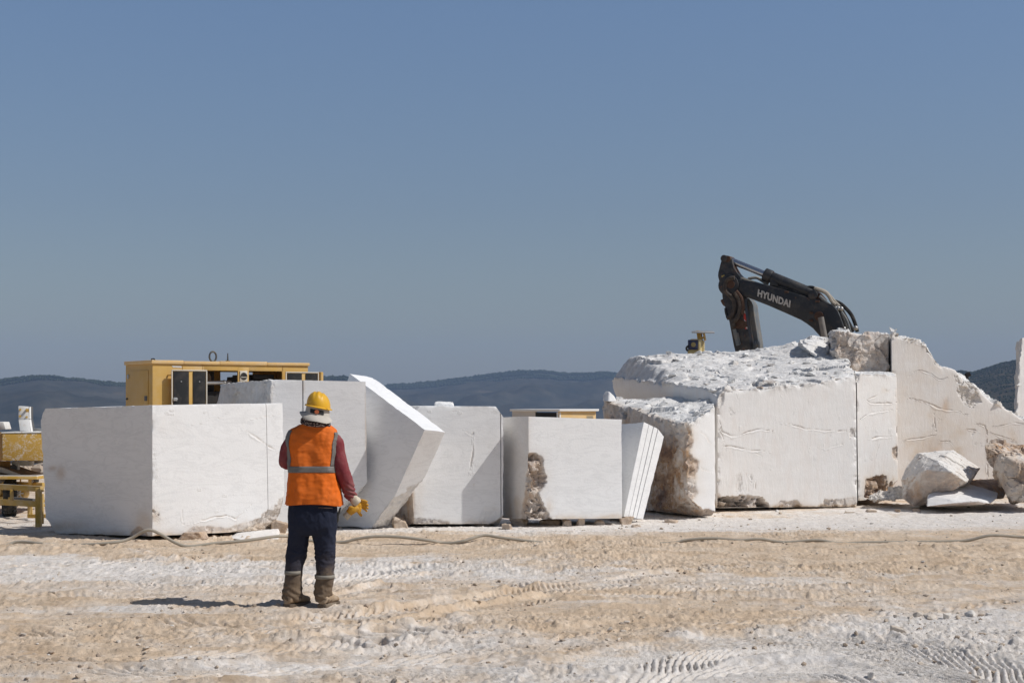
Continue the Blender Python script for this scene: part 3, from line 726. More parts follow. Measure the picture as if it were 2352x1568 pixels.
# ------------------------------------------------------------------ quarry floor
def xl():
    a = np.arange(-3.8, 3.8, .011)
    out = [a]; x = 3.8; s = .012; right = []
    while x < 95:
        s = min(s * (1.006 if x < 13 else 1.12), 6.0); x += s; right.append(x)
    right = np.array(right)
    return np.concatenate([-right[::-1], a, right])
def yl():
    inv = np.linspace(1 / 9.0, 1 / 44.0, 620)
    y = 1 / inv
    near = np.concatenate([-np.geomspace(50, 1, 12), np.linspace(0, 8.9, 60)])
    far = np.concatenate([np.linspace(44.6, 70, 40), np.linspace(74, 140, 12)])
    return np.concatenate([near, y, far])
GXS, GYS = xl(), yl()
gx, gy = np.meshgrid(GXS, GYS)
shape = gx.shape
gx, gy = gx.ravel(), gy.ravel()
P2 = np.stack([gx, gy, np.zeros_like(gx)], 1)
fade = sstep(3, 8, gy) * sstep(60, 40, gy) * sstep(22, 14, np.abs(gx))
vis = fade > 0
z = np.zeros_like(gx)
ysafe = np.maximum(gy, 1.0)
sx, sy = CX + FPX * gx / ysafe, HY + FPX * HC / ysafe
dust = np.zeros_like(gx)
Pv = P2[vis]
nA = fbm(Pv, .35, 3, 1); nB = fbm(Pv, 1.3, 4, 2); nC = fbm(Pv * np.array([1, .6, 1]), 4.5, 4, 3, .55); nD = fbm(Pv, 15, 3, 4, .6, 2); nE = fbm(Pv, 30, 2, 5)
nF = fbm(Pv * np.array([.35, 2.2, 1]), 2.2, 4, 8, .55)
clod = sstep(.10, .55, fbm(Pv, 9, 3, 6) + .35 * nB) * (.6 + .6 * fbm(Pv, 22, 2, 7))
nG = fbm(Pv, 26, 3, 45, .6)
rough_zone = .25 + .95 * sstep(-.22, .28, fbm(Pv * np.array([.6, 1.3, 1]), .55, 3, 52))
cl2 = sstep(.22, .36, fbm(Pv, 13, 2, 53)) * .5 + sstep(.20, .34, fbm(Pv, 24, 2, 54)) * .32 + sstep(.26, .40, fbm(Pv, 6.5, 2, 55)) * .6
rut = sstep(.13, .19, fbm(Pv * np.array([.25, 2.0, 1]), 1.7, 4, 48, .55)) * .6 + sstep(.16, .21, fbm(Pv * np.array([.4, 2.4, 1]), 4.2, 3, 58, .5)) * .35
hz = .05 * nA + .022 * nB + .018 * nF + .036 * rut + rough_zone * (.010 * nC + .008 * nD + .007 * nE + .009 * nG + .014 * clod + .025 * cl2) + .004 * nE + .004 * nG
# (x, y, rx, ry, weight) of white dust, picture points
WH = [(250, 1195, 500, 14, .8), (1000, 1212, 700, 13, 1.1), (1700, 1195, 700, 18, 1.1), (2250, 1175, 400, 22, 1.0), (420, 1318, 520, 30, .95), (60, 1300, 300, 30, .5), (900, 1300, 300, 26, .6), (1250, 1325, 160, 22, .45), (1750, 1335, 260, 22, .5),
      (1000, 1475, 300, 34, .8), (620, 1535, 420, 32, .75), (300, 1410, 240, 10, .5), (2050, 1490, 520, 60, 1.0), (1650, 1545, 420, 34, .95), (2250, 1425, 300, 30, .8), (1500, 1530, 200, 30, .5), (1380, 1385, 120, 18, .3), (2150, 1550, 400, 50, .8), (1180, 1560, 260, 20, .4)]
TN = [(1500, 1255, 1200, 30, .6), (400, 1268, 600, 14, .35), (1450, 1440, 300, 40, .6), (1250, 1520, 150, 30, .5), (200, 1450, 320, 28, .55), (1700, 1410, 350, 26, .5), (250, 1500, 260, 20, .3), (2100, 1290, 500, 30, .5), (1300, 1360, 200, 16, .4)]
sv, tv = sx[vis], sy[vis]
wx, wy = sv + 90 * nB, tv + 14 * nB + 10 * nC
dm = np.full(len(sv), .28)
for (x, y, rx, ry, w_) in WH: dm += w_ * np.exp(-((wx - x) / rx) ** 2 - ((wy - y) / ry) ** 2) * .9
for (x, y, rx, ry, w_) in TN: dm -= w_ * np.exp(-((wx - x) / rx) ** 2 - ((wy - y) / ry) ** 2) * .8
dm += .45 * nB + .45 * nC + .35 * nF + .2 * nD - .25 * rut - .15 * clod
# wheel tracks: (path, width m, depth m, pitch m, rib height, skew)
TR = [([(560, 1462), (760, 1448), (1000, 1420), (1176, 1388), (1330, 1366)], .30, .022, .085, .030, 1.1), ([(640, 1432), (760, 1420), (1000, 1394), (1180, 1362), (1380, 1335)], .26, .018, .075, .026, -1.0),
      ([(430, 1400), (600, 1388), (780, 1372), (900, 1345), (1040, 1312)], .28, .015, .08, .020, 1.0), ([(1330, 1352), (1500, 1322), (1640, 1313), (1830, 1310)], .30, .015, .09, .022, 1.0),
      ([(1350, 1372), (1560, 1358), (1760, 1350), (1900, 1342)], .26, .012, .08, .020, -1.0), ([(740, 1482), (860, 1464), (960, 1452), (1090, 1444)], .62, .06, .20, .085, .55),
      ([(0, 1300), (150, 1296), (320, 1290), (500, 1284)], .34, .02, .13, .05, .8), ([(1390, 1545), (1560, 1500), (1760, 1482), (2000, 1490), (2180, 1530), (2352, 1590)], .95, .020, .12, .026, 2.2), ([(1450, 1590), (1650, 1552), (1900, 1545), (2200, 1590)], .7, .016, .13, .020, -1.6),
      ([(500, 1560), (760, 1538), (1000, 1530), (1250, 1520)], .8, .015, .20, .022, -2.0), ([(1100, 1350), (1200, 1340), (1260, 1330)], .5, .012, .11, .025, .8), ([(300, 1425), (520, 1440), (700, 1436)], .4, .012, .15, .02, 1.5),
      ([(-60, 1452), (250, 1462), (560, 1450), (860, 1418), (1120, 1375), (1400, 1344), (1700, 1336)], .42, .020, .11, .024, 1.2), ([(-60, 1500), (300, 1512), (640, 1500), (900, 1470)], .5, .018, .12, .022, -1.2), ([(1200, 1470), (1420, 1440), (1700, 1425), (2000, 1405), (2400, 1370)], .45, .014, .12, .018, 1.2),
      ([(200, 1330), (500, 1345), (800, 1330), (1000, 1300)], .45, .015, .10, .024, -1.1), ([(1600, 1290), (1900, 1296), (2200, 1284), (2400, 1270)], .4, .012, .12, .018, 1.0), ([(100, 1545), (420, 1552), (800, 1520), (1150, 1490)], .6, .014, .16, .018, 1.8), ([(0, 1360), (200, 1372), (420, 1366)], .5, .015, .12, .022, 1.0), ([(1000, 1318), (800, 1335), (700, 1352)], .7, .015, .11, .03, 1.2)]
pvx, pvy = gx[vis], gy[vis]
for (path, wd, dep, pitch, rib, skew) in TR:
    pw = [tuple(q[:2]) for q in smooth_path([W(x, y, GY(y))[:2] for x, y in path], 6)]
    a = np.array(pw); lo, hi = a.min(0) - wd, a.max(0) + wd
    k = (pvx > lo[0]) & (pvx < hi[0]) & (pvy > lo[1]) & (pvy < hi[1])
    if not k.any(): continue
    d, u, sg, L = d_line(pvx[k] + .05 * nB[k], pvy[k] + .05 * nB[k], pw)
    ins = sstep(wd * .55, wd * .42, d); end = sstep(0, .35, np.minimum(u, L - u)) * np.clip(.75 + 1.1 * nA[k] + .6 * nC[k], .15, 1)
    ph = (u + skew * d + .035 * nC[k] + .05 * nB[k]) / pitch
    tri = np.abs((ph % 1) - .5) * 2
    ribs = sstep(.30, .62, tri + .25 * nC[k])
    berm = np.exp(-((d - wd * .62) / (wd * .14)) ** 2)
    h = -dep * ins + rib * ins * (ribs - .35) + dep * .9 * berm * (.6 + nC[k])
    hz[k] = hz[k] * (1 - .75 * ins * end) + h * end * 1.4
    dm[k] += (.20 * (ribs - .4) * ins - .10 * berm) * end
# flat, trodden spot under the boots
ft = sstep(.55, .25, np.hypot(pvx + .0 - (1228 - CX) / FPX * 13.5, (pvy - 13.55)))
hz *= (1 - ft * .9)
# the floor dips under the stone row
hz *= (1 - .6 * sstep(21, 22.5, pvy)); 
hz -= .03 * sstep(21.2, 22.3, pvy) * sstep(26, 24, pvy)
z[vis] = hz * fade[vis]
# the terrace ends and drops away
edge_y = np.where(gx < -6, 39.0, 39.0 + np.clip((gx + 6) * 1.4, 0, 22))
k = sstep(0, 14, gy - edge_y - 1.5 * fbm(P2, .25, 2, 9))
z = z - 9 * k + .25 * np.exp(-((gy - edge_y + 1) / 1.2) ** 2) * sstep(0, -6, gx + 4) * (.5 + fbm(P2, 1.2, 3, 10))
dust[vis] = dm
dust[~vis] = .5
nyy, nxx = shape
ii = np.arange(nyy * nxx).reshape(shape)
F = np.stack([ii[:-1, :-1].ravel(), ii[:-1, 1:].ravel(), ii[1:, 1:].ravel(), ii[1:, :-1].ravel()], 1)
me = np_mesh('ground', np.stack([gx, gy, z], 1), F, True, {'dust': np.clip(dust, 0, 1)})
ZG = z.reshape(shape)
def gz(x, y):
    i = int(np.clip(np.searchsorted(GXS, x), 1, len(GXS) - 1)); j = int(np.clip(np.searchsorted(GYS, y), 1, len(GYS) - 1))
    return float(ZG[j - 1:j + 1, i - 1:i + 1].mean())
n = NT('quarry_floor_dust')
dst = n.attr('dust')
dd_ = n.math('ADD', dst, n.math('MULTIPLY', n.math('SUBTRACT', n.noise(7, 9, .7), .5), .55))
TANC = n.ramp(n.noise(2.2, 8, .7), [(.3, (.56, .41, .275)), (.5, (.70, .545, .395)), (.7, (.78, .65, .515))])
WHC = n.ramp(n.noise(11, 8, .7), [(.3, (.70, .625, .54)), (.55, (.83, .77, .71)), (.75, (.87, .83, .785))])
c = n.mix(n.ramp(dd_, [(.05, 0.0), (.95, 1.0)]), TANC, WHC)
c = n.mix(n.math('MULTIPLY', n.ramp(n.noise(48, 6, .75), [(.56, 0.0), (.72, 1.0)]), .35), c, (.36, .26, .18))
vv_ = n.n.new('ShaderNodeTexVoronoi'); n.t.links.new(n.mapping((1, .45, 1)), vv_.inputs['Vector']); vv_.inputs['Scale'].default_value = 38
chip_ = n.ramp(n.sep(vv_.outputs['Color'])[0], [(0, .84), (.25, .96), (.8, 1.0), (1, 1.08)])
c = n.mix(1.0, c, chip_, 'MULTIPLY')
vw_ = n.n.new('ShaderNodeTexVoronoi'); n.t.links.new(n.mapping((1, .35, 1)), vw_.inputs['Vector']); vw_.inputs['Scale'].default_value = 11
c = n.mix(.7, c, n.ramp(n.sep(vw_.outputs['Color'])[1], [(0, .88), (.3, .98), (1, 1.05)]), 'MULTIPLY')
n.bump(n.math('ADD', n.noise(55, 8, .75), n.math('MULTIPLY', n.noise(170, 3, .6), .4)), 1.0, .014)
M_GROUND = n.out(c, .95, 0, .1)
o = link_mesh('ground', me, M_GROUND); tag(o, kind='structure')

# loose stones one can point to
LS = [(2108, 1411, 14, 9, 'tan'), (2138, 1416, 17, 8, 'flat'), (2174, 1416, 10, 9, 'pale'), (2227, 1408, 23, 12, 'large'), (2272, 1410, 10, 6, 'end'), (2060, 1416, 9, 6, 'left'), (2080, 1407, 8, 5, 'small'), (2090, 1419, 9, 4, 'front'),
      (2062, 1452, 18, 11, 'lone'), (1843, 1391, 7, 7, 'upright'), (1832, 1397, 6, 5, 'twin'), (1745, 1455, 11, 6, 'block'), (1401, 1445, 11, 7, 'tanone'), (1433, 1448, 8, 5, 'tantwo'), (1438, 1428, 9, 4, 'pale2'), (1857, 1466, 18, 6, 'long'), (2113, 1548, 11, 5, 'bottom'), (2000, 1553, 10, 6, 'bottomtwo'), (1628, 1398, 6, 4, 's'), (1950, 1348, 8, 4, 'x'),
      (124, 1358, 13, 5, 'leftone'), (335, 1493, 10, 4, 'leftdark'), (55, 1456, 10, 4, 'leftlow'), (660, 1548, 9, 5, 'midlow'), (526, 1482, 7, 4, 'midl'), (162, 1412, 8, 4, 'mm')]
LBL = {'tan': 'angular tan stone in the cluster of loose stones, left of a flat one', 'flat': 'flat pale stone in the middle of the cluster of loose stones', 'pale': 'upright pale stone beside the largest loose stone', 'large': 'largest loose stone of the cluster, grey and rounded', 'end': 'small grey stone at the right end of the cluster of loose stones',
       'left': 'small tan stone at the left end of the cluster of loose stones', 'small': 'little stone behind the tan one in the cluster', 'front': 'low little stone at the front of the cluster of loose stones', 'lone': 'split tan stone lying alone in white dust below the cluster', 'upright': 'small upright tan stone with a smaller one leaning at its left', 'twin': 'smaller tan stone beside a small upright one',
       'block': 'blocky tan stone lying at the upper rim of the ribbed wheel tracks', 'tanone': 'tan stone on brown dirt, larger of a pair left of the ribbed tracks', 'tantwo': 'tan stone on brown dirt, smaller of a pair left of the ribbed tracks', 'pale2': 'pale flat stone just behind a pair of tan stones', 'long': 'long flat stone among the ribbed wheel tracks', 'bottom': 'pale stone near the bottom edge under the ribbed tracks, the right one of two', 'bottomtwo': 'pale stone near the bottom edge under the ribbed tracks, the left one of two',
       's': 'small stone alone on the tan dirt above the ribbed tracks', 'x': 'small brown stone on the pale tracks below the largest block', 'leftone': 'brown clod on white dust near the left edge, below the cable', 'leftdark': 'dark brown clod left of the worker, low in the view', 'leftlow': 'brown clod near the left edge, low in the view', 'midlow': 'brown clod near the bottom edge below the worker', 'midl': 'small brown clod below and left of the worker', 'mm': 'small pale clod at the left, level with the worker\'s boots'}
for k, (x, y, hw, hh, key) in enumerate(LS):
    Y = GY(y + hh * .4); c0 = W(x, y, Y); c0[2] = gz(c0[0], Y) + hh / FPX * Y * .55
    r = (hw / FPX * Y, hw * .85 / FPX * Y, hh / FPX * Y * 1.05)
    boulder('loose_stone', (box_pts(c0, r, 140 + k) if k % 3 else stone_pts(c0, r, 11, 140 + k)), M_STONE, LBL[key], 'stone', 'loose stones on the quarry floor', res=.018, namp=.004, nscale=14, seed=80 + k, brown=lambda V, N: np.full(len(V), .0), stain=.75 if key not in ('large', 'pale', 'end', 'bottom', 'bottomtwo') else .25, rough=.45)

# gravel: countless crumbs of stone
ico = np.array([(0, 0, 1), (.89, 0, .45), (.28, .85, .45), (-.72, .53, .45), (-.72, -.53, .45), (.28, -.85, .45), (.72, .53, -.45), (-.28, .85, -.45), (-.89, 0, -.45), (-.28, -.85, -.45), (.72, -.53, -.45), (0, 0, -1)])
icf = np.array([(0, 1, 2), (0, 2, 3), (0, 3, 4), (0, 4, 5), (0, 5, 1), (1, 6, 2), (2, 7, 3), (3, 8, 4), (4, 9, 5), (5, 10, 1), (6, 7, 2), (7, 8, 3), (8, 9, 4), (9, 10, 5), (10, 6, 1), (11, 7, 6), (11, 8, 7), (11, 9, 8), (11, 10, 9), (11, 6, 10)])
gv, gf, gd = [], [], []
n_c = 0
centers = RNG.uniform(-1, 1, (90, 2))
for k in range(15000):
    Y = 1 / RNG.uniform(1 / 40, 1 / 9.3); x = RNG.uniform(-.36, .36) * Y
    q = fbm(np.array([[x, Y, 0]]), .8, 2, 33)[0]
    if q < RNG.uniform(-.35, .35): continue
    s = .005 + .022 * RNG.random() ** 7
    if Y > 22: s *= 1.4
    v = ico * RNG.uniform(.6, 1.1, (12, 1)) * np.array([RNG.uniform(.8, 1.5), RNG.uniform(.7, 1.3), RNG.uniform(.5, .9)]) * s
    a = RNG.uniform(0, 6.28); ca, sa = math.cos(a), math.sin(a)
    v = np.stack([v[:, 0] * ca - v[:, 1] * sa, v[:, 0] * sa + v[:, 1] * ca, v[:, 2]], 1)
    gv.append(v + np.array([x, Y, gz(x, Y) + s * .25])); gf.append(icf + n_c); n_c += 12; gd.append(np.full(12, RNG.random()))
me = np_mesh('gravel', np.concatenate(gv), np.concatenate(gf), False, {'tone': np.concatenate(gd)})
n = NT('gravel_stone'); t = n.attr('tone')
M_GRAV = n.out(n.ramp(t, [(0, (.38, .30, .23)), (.6, (.52, .43, .34)), (.9, (.60, .53, .45)), (1, (.72, .69, .65))]), .95, 0, .1)
o = link_mesh('gravel', me, M_GRAV); tag(o, kind='stuff')
# rubble at the brink of the terrace
gv, gf, gd = [], [], []; n_c = 0
for k in range(420):
    x = RNG.uniform(-16, -8); Y = RNG.uniform(36, 39.5); s = .04 + .22 * RNG.random() ** 3
    v = ico * RNG.uniform(.6, 1.1, (12, 1)) * s
    gv.append(v + np.array([x, Y, gz(x, Y) + s * .2])); gf.append(icf + n_c); n_c += 12; gd.append(np.full(12, RNG.random() * .75))
o = link_mesh('rubble', np_mesh('rubble', np.concatenate(gv), np.concatenate(gf), False, {'tone': np.concatenate(gd)}), M_GRAV); tag(o, kind='stuff')

# ------------------------------------------------------------------ cable on the ground
HP = [(-60, 1262, 19.2), (0, 1259.6, 19.2), (40, 1247, 19.3), (99, 1254.7, 19.2), (150, 1258, 19.2), (198, 1261, 19.1), (257, 1255.7, 19.1), (297, 1241.5, 19.2), (330, 1225, 19.2), (349, 1221.7, 19.2), (372, 1231.6, 19.2), (405, 1249.7, 19.2), (435, 1257, 19.2), (494, 1254, 19.3), (560, 1246, 19.4), (631, 1235, 19.6), (665, 1234, 19.7), (720, 1242, 19.7), (785, 1245, 19.7), (821, 1238, 19.7), (862, 1229, 19.7), (917, 1232, 19.7), (986, 1242, 19.7), (1013, 1246, 19.8), (1040, 1247, 19.8), (1068, 1241.8, 19.8), (1110, 1236, 19.9), (1148, 1238.6, 19.9), (1200, 1242, 19.9), (1240, 1246, 19.9),
      (1300, 1250, 20), (1420, 1250, 20), (1540, 1247, 20), (1581, 1239.5, 20), (1640, 1240.5, 20), (1701, 1242.5, 20), (1746, 1237.5, 20), (1801, 1243.5, 20), (1876, 1239.5, 20), (1930, 1246, 20.0), (1996, 1243.5, 20), (2060, 1245, 20), (2126, 1244.0, 20), (2216, 1241.5, 20), (2276, 1233.5, 20), (2352, 1237.5, 20), (2420, 1236, 20)]
pth = []
for (x, y, Y) in HP:
    w_ = W(x, y, Y)
    g0 = gz(w_[0], w_[1])
    dz = (HY + FPX * (HC - 0.012) / Y - y) / FPX * Y      # height over flat ground
    w_[2] = g0 + .012 + max(-.045, dz)
    pth.append(w_)
pth = smooth_path(pth, 6)
M_HOSE = paint('dusty_rubber_hose', (.36, .32, .26), (.52, .45, .36), .7, .75, 6)
hm = MB().tube(pth, .019, 10).build('cable', M_HOSE, None, pth[0])
tag(hm, 'long dusty grey hose snaking across the quarry floor before the blocks', 'hose')

# ------------------------------------------------------------------ hills
def hill(name, prof, az0, az1, r0, rc, r1, base, mat, seed, rough_=1.0, nA=420, nR=130):
    az = np.linspace(az0, az1, nA); r = np.concatenate([np.geomspace(r0, rc, nR), np.linspace(rc * 1.02, r1, 14)])
    AZ, RR = np.meshgrid(az, r); AZ, RR = AZ.ravel(), RR.ravel()
    px = np.array([p[0] for p in prof], float); pe = np.array([(HY - p[1]) / FPX for p in prof])
    crest = np.interp(AZ, px, pe) * rc
    x = (AZ - CX) / FPX * RR; P = np.stack([x, RR, np.zeros_like(x)], 1)
    t = np.clip((RR - r0) / (rc - r0), 0, 1); back = np.clip((RR - rc) / (r1 - rc), 0, 1)
    spur = fbm(P, 1 / 700., 4, seed, .5, 1); fine = fbm(P, 1 / 90., 4, seed + 3)
    h = base + (crest - base) * (t ** 1.25) - back * (crest - base) * .5
    lim = np.clip(4 * t * (1 - t), 0, 1)
    h += rough_ * (spur * 85 * lim + fine * (3 + 9 * lim) * (t > 0) + 2.2 * fbm(P, 1 / 16., 3, seed + 5))
    ii = np.arange(len(r) * nA).reshape(len(r), nA)
    F = np.stack([ii[:-1, :-1].ravel(), ii[:-1, 1:].ravel(), ii[1:, 1:].ravel(), ii[1:, :-1].ravel()], 1)
    V = np.stack([x, RR, h], 1)
    o = link_mesh(name, np_mesh(name, V, F, True), mat); tag(o, kind='structure')
    return V.reshape(len(r), nA, 3), nR
def scrub_mat(name, c1, c2, bare, sc):
    n = NT(name)
    f = n.ramp(n.noise(sc, 10, .7), [(.38, 0.0), (.62, 1.0)])
    c = n.mix(f, c1, c2); c = n.mix(n.ramp(n.noise(sc * .35, 9, .65, .8), [(.6, 0.0), (.72, .7)]), c, bare)
    return n.out(c, 1.0, 0, 0)
M_HILL = scrub_mat('far_scrub', (.024, .029, .027), (.075, .07, .057), (.20, .155, .115), .011)
M_HILL2 = scrub_mat('near_scrub', (.026, .032, .022), (.085, .068, .045), (.15, .10, .07), .03)
prof_l = [(-4200, 880), (-2500, 850), (-900, 840), (-400, 850), (0, 872), (50, 866), (95, 861), (150, 868), (200, 872), (290, 882), (420, 890), (560, 886), (640, 876), (735, 868), (790, 864), (830, 872), (900, 905), (1000, 935), (1300, 960)]
prof_c = [(300, 930), (650, 915), (760, 905), (840, 894), (895, 884), (940, 881), (1000, 876), (1060, 868), (1110, 862), (1150, 855), (1190, 851), (1240, 850), (1290, 855), (1340, 856), (1400, 853), (1440, 862), (1520, 870), (1700, 880), (2000, 870), (2400, 860), (3300, 850), (6500, 880)]
prof_r = [(1900, 960), (2060, 900), (2150, 862), (2205, 848), (2235, 851), (2260, 843), (2300, 830), (2352, 821), (2420, 808), (2600, 780), (3300, 760), (4600, 800), (6800, 900)]
V1, c1 = hill('hills', prof_l, -4200, 1300, 500, 3300, 4600, -230, M_HILL, 3, nA=900)
V2, c2 = hill('hills', prof_c, 300, 6500, 900, 4800, 6500, -300, M_HILL, 7, 1.2, nA=1000)
V3, c3 = hill('hills', prof_r, 1900, 6800, 400, 2300, 3600, -110, M_HILL2, 12, .36, nA=1100)
vx = np.array([-6000, 6000, 6000, -6000.]); vy = np.array([130, 130, 9000, 9000.])
me = np_mesh('valley', np.stack([vx, vy, np.array([-9.5, -9.5, -260, -260])], 1), np.array([[0, 1, 2, 3]]))
# wooded scrub along the ridges
def shrubs(name, V, nr, n, smin, smax, mat, rows, seed, x0, x1):
    g = np.random.default_rng(seed); vv, ff = [], []; k0 = 0
    nA = V.shape[1]; lo, hi = rows; ax = CX + FPX * V[nr - 1, :, 0] / V[nr - 1, :, 1]; jj = np.where((ax[:-1] > x0) & (ax[:-1] < x1))[0]
    for _ in range(n):
        i = int(nr - 1 - (nr * (1 - lo)) * g.random() ** 2.2); i = min(max(i, 0), nr - 1); j = int(g.choice(jj)); t = g.random()
        p = V[i, j] * (1 - t) + V[i, j + 1] * t
        a = CX + FPX * p[0] / p[1]
        if a < x0 or a > x1: continue
        s = g.uniform(smin, smax)
        v = ico * g.uniform(.65, 1.15, (12, 1)) * np.array([s, s, s * g.uniform(.7, 1.2)])
        vv.append(v + p + np.array([0, 0, s * .45])); ff.append(icf + k0); k0 += 12
    o = link_mesh(name, np_mesh(name, np.concatenate(vv), np.concatenate(ff), True), mat); tag(o, kind='stuff')
M_SCRUB = scrub_mat('scrub_leaves', (.020, .030, .016), (.05, .06, .03), (.06, .06, .035), .05)
shrubs('scrub', V1, c1, 5200, 2.0, 4.6, M_SCRUB, (.98, 1), 1, -60, 900)
shrubs('scrub', V2, c2, 6500, 3.2, 7.0, M_SCRUB, (.98, 1), 2, 700, 1560)
shrubs('scrub', V3, c3, 7000, .7, 1.8, M_SCRUB, (.3, 1), 3, 2050, 2450)
# ------------------------------------------------------------------ paints
M_YEL = paint('ochre_yellow_paint', (.60, .375, .105), (.62, .52, .38), .42, .5, 2.5, 0, None)
M_YELT = paint('pale_ochre_trim', (.70, .47, .20), (.65, .55, .42), .5, .5, 4)
M_YELM = paint('machine_yellow_paint', (.55, .34, .07), (.72, .68, .60), .38, .5, 5)
n = NT('yellow_plate_splashed_with_dust')
sp_ = n.ramp(n.noise(16, 8, .75, 1.2), [(.50, 0.0), (.56, 1.0)])
ex_ = n.math('MULTIPLY', sp_, n.ramp(n.noise(1.5, 5, .6), [(.36, 0.1), (.55, .95)]))
n.bump(sp_, .3, .006)
M_SPLASH = n.out(n.mix(ex_, (.50, .30, .06), (.74, .71, .66)), .8)
M_WHDUST = paint('white_dusted_steel', (.72, .70, .66), (.80, .79, .77), .6, .85, 8, 0, (.42, .30, .14))
M_BLK = paint('black_rubber', (.02, .02, .02), (.30, .27, .23), .3, .7, 5)
M_DARK = paint('dark_acoustic_foam', (.022, .023, .024), (.20, .17, .14), .22, .9, 6, 0, None, .4)
M_RIM = paint('pale_rubber_seal', (.62, .58, .50), (.70, .66, .60), .4, .6, 6)
M_STEEL = paint('worn_steel', (.42, .42, .41), (.55, .5, .45), .3, .4, 8, .6)
M_GREYM = paint('grey_metal', (.10, .10, .10), (.4, .36, .3), .3, .5, 6, .2)
M_INT = paint('dark_engine_bay', (.018, .017, .016), (.10, .08, .06), .3, .7, 4)
M_BROWNP = paint('dirty_orange_panel', (.36, .19, .05), (.45, .36, .24), .3, .6, 4)
M_CLOTH = paint('brown_tarpaulin', (.20, .14, .085), (.40, .32, .24), .4, .9, 4)

# ------------------------------------------------------------------ generator
Cn = W(350.3, 826.5, 36.0); Rr_ = W(707.5, 833, 38.2); Lb = W(290, 829.5, 37.6)
ex = Vector((Rr_ - Cn)[:3]); ex.z = 0; Lg = ex.length; ex.normalize()
ey = Vector((-ex.y, ex.x, 0)); ez = Vector((0, 0, 1))
Hg = Cn[2]; Dg = 1.45
Dg = 1.63
MG = Matrix(((ex.x, ey.x, 0, Cn[0]), (ex.y, ey.y, 0, Cn[1]), (0, 0, 1, 0), (0, 0, 0, 1)))
def gu(x):
    r_ = ((450 + x / 2.613) / 1.7415 - CX) / FPX
    return (r_ * Cn[1] - Cn[0]) / (ex.x - r_ * ex.y)          # zoomed photo column -> distance along the front
def gh_(y): return Hg - (y - 156) / 2.613 / 1.7415 / FPX * 37.0   # zoomed row -> height
gen = thing('generator', (Cn[0], Cn[1], 0), 'long ochre yellow generator housing with opened doors, behind the left blocks', 'generator')
def gm(): return MB(MG)
t = .05
zr = gh_(196); zo = gh_(255); z0 = .45
b = gm()
b.box(0, Lg, Dg - t, Dg, 1.0, zo - .02) if False else None
# front wall pieces round two openings, back wall pieces likewise
o1a, o1b, o2a, o2b = gu(958), gu(1312), gu(1425), gu(1775)
zb = .9
for y0, y1 in ((0, t), (Dg - t, Dg)):
    b.box(0, o1a, y0, y1, z0, zr); b.box(o1b, o2a, y0, y1, z0, zr); b.box(o2b, Lg, y0, y1, z0, zr)
    b.box(o1a, o1b, y0, y1, zo, zr); b.box(o2a, o2b, y0, y1, zo, zr); b.box(o1a, o1b, y0, y1, z0, zb); b.box(o2a, o2b, y0, y1, z0, zb)
b.box(0, t, t, Dg - t, z0, zr); b.box(Lg - t, Lg, t, Dg - t, z0, zr)
b.build('housing', M_YEL, gen, bevel=.004)
r_ = gm(); seams = [-.03, gu(740), gu(1117), gu(1612), Lg + .03]
for k in range(4): r_.box(seams[k] + (.004 if k else 0), seams[k + 1], -.035, Dg + .035, zr + .002, Hg - (.012 if k % 2 else 0))
r_.build('roof', M_YELT, gen, bevel=.012)
gm().box(-.0, Lg, -.015, Dg + .015, .12, z0 - .003).build('skid_base', M_GREYM, gen, bevel=.01)
gm().box(-.035, Lg + .03, -.037, -.02, zr + .03, zr + .045).build('roof_seam_strip', M_YELT, gen)
# end door
d_ = gm(); yy0, yy1 = Dg * .14, Dg * .86
d_.box(-.018, -.002, yy0, yy1, z0 + .1, gh_(258)); ed = d_.build('end_door', M_YEL, gen, bevel=.004)
gm().box(-.035, -.019, Dg * .16, Dg * .25, gh_(572), gh_(522)).build('latch', M_GREYM, ed, bevel=.004)
for zz in (gh_(318), gh_(900)): gm().box(-.04, -.019, Dg * .84, Dg * .90, zz - .05, zz + .05).build('hinge', M_STEEL, ed, bevel=.004)
gm().cyl((-.03, Dg * .93, gh_(550)), (-.002, Dg * .93, gh_(550)), .025, 12).build('plug', M_BLK, gen)
# seams on the front panel
for x in (732, 945, 1780):
    gm().box(gu(x) - .004, gu(x) + .004, -.006, -.001, zo + .01, zr - .004).build('panel_seam', M_BROWNP, gen)
# open doors, inner side out
def gdoor(x0, x1, y0, y1, name='open_door', ytop=255, yaw=0):
    f = gm(); u0, u1 = gu(x0), gu(x1); zt = gh_(ytop); zbm = .75; g = .12
    f.box(u0, u1, -g - .03, -g, zbm, zt)
    dr = f.build(name, M_YEL, gen, bevel=.012)
    s_ = gm(); e = .022
    for q in ((u0, u1, zt - .022, zt + .004), (u0, u1, zbm, zbm + .022)): s_.box(q[0] - .006, q[1] + .006, -g - .048, -g - .031, q[2], q[3])
    s_.box(u0 - .006, u0 + e, -g - .047, -g - .0315, zbm + .023, zt - .023); s_.box(u1 - e, u1 + .006, -g - .047, -g - .0315, zbm + .023, zt - .023)
    s_.build('rubber_seal', M_RIM, dr, bevel=.008)
    m0 = u0 + (u1 - u0) * .485; m1 = u0 + (u1 - u0) * .60
    for a_, b_ in ((u0 + .035, m0), (m1, u1 - .035)):
        gm().box(a_, b_, -g - .05, -g - .0305, zbm + .04, zt - .035).build('foam_pad', M_DARK, dr, bevel=.01)
        gm().cyl(((a_ + b_) / 2, -g - .058, zt - .26), ((a_ + b_) / 2, -g - .05, zt - .26), .016, 10).build('pad_button', M_STEEL, dr)
    return dr, u0, zt, g
dr, u0, zt, g = gdoor(590, 958, 255, 700)
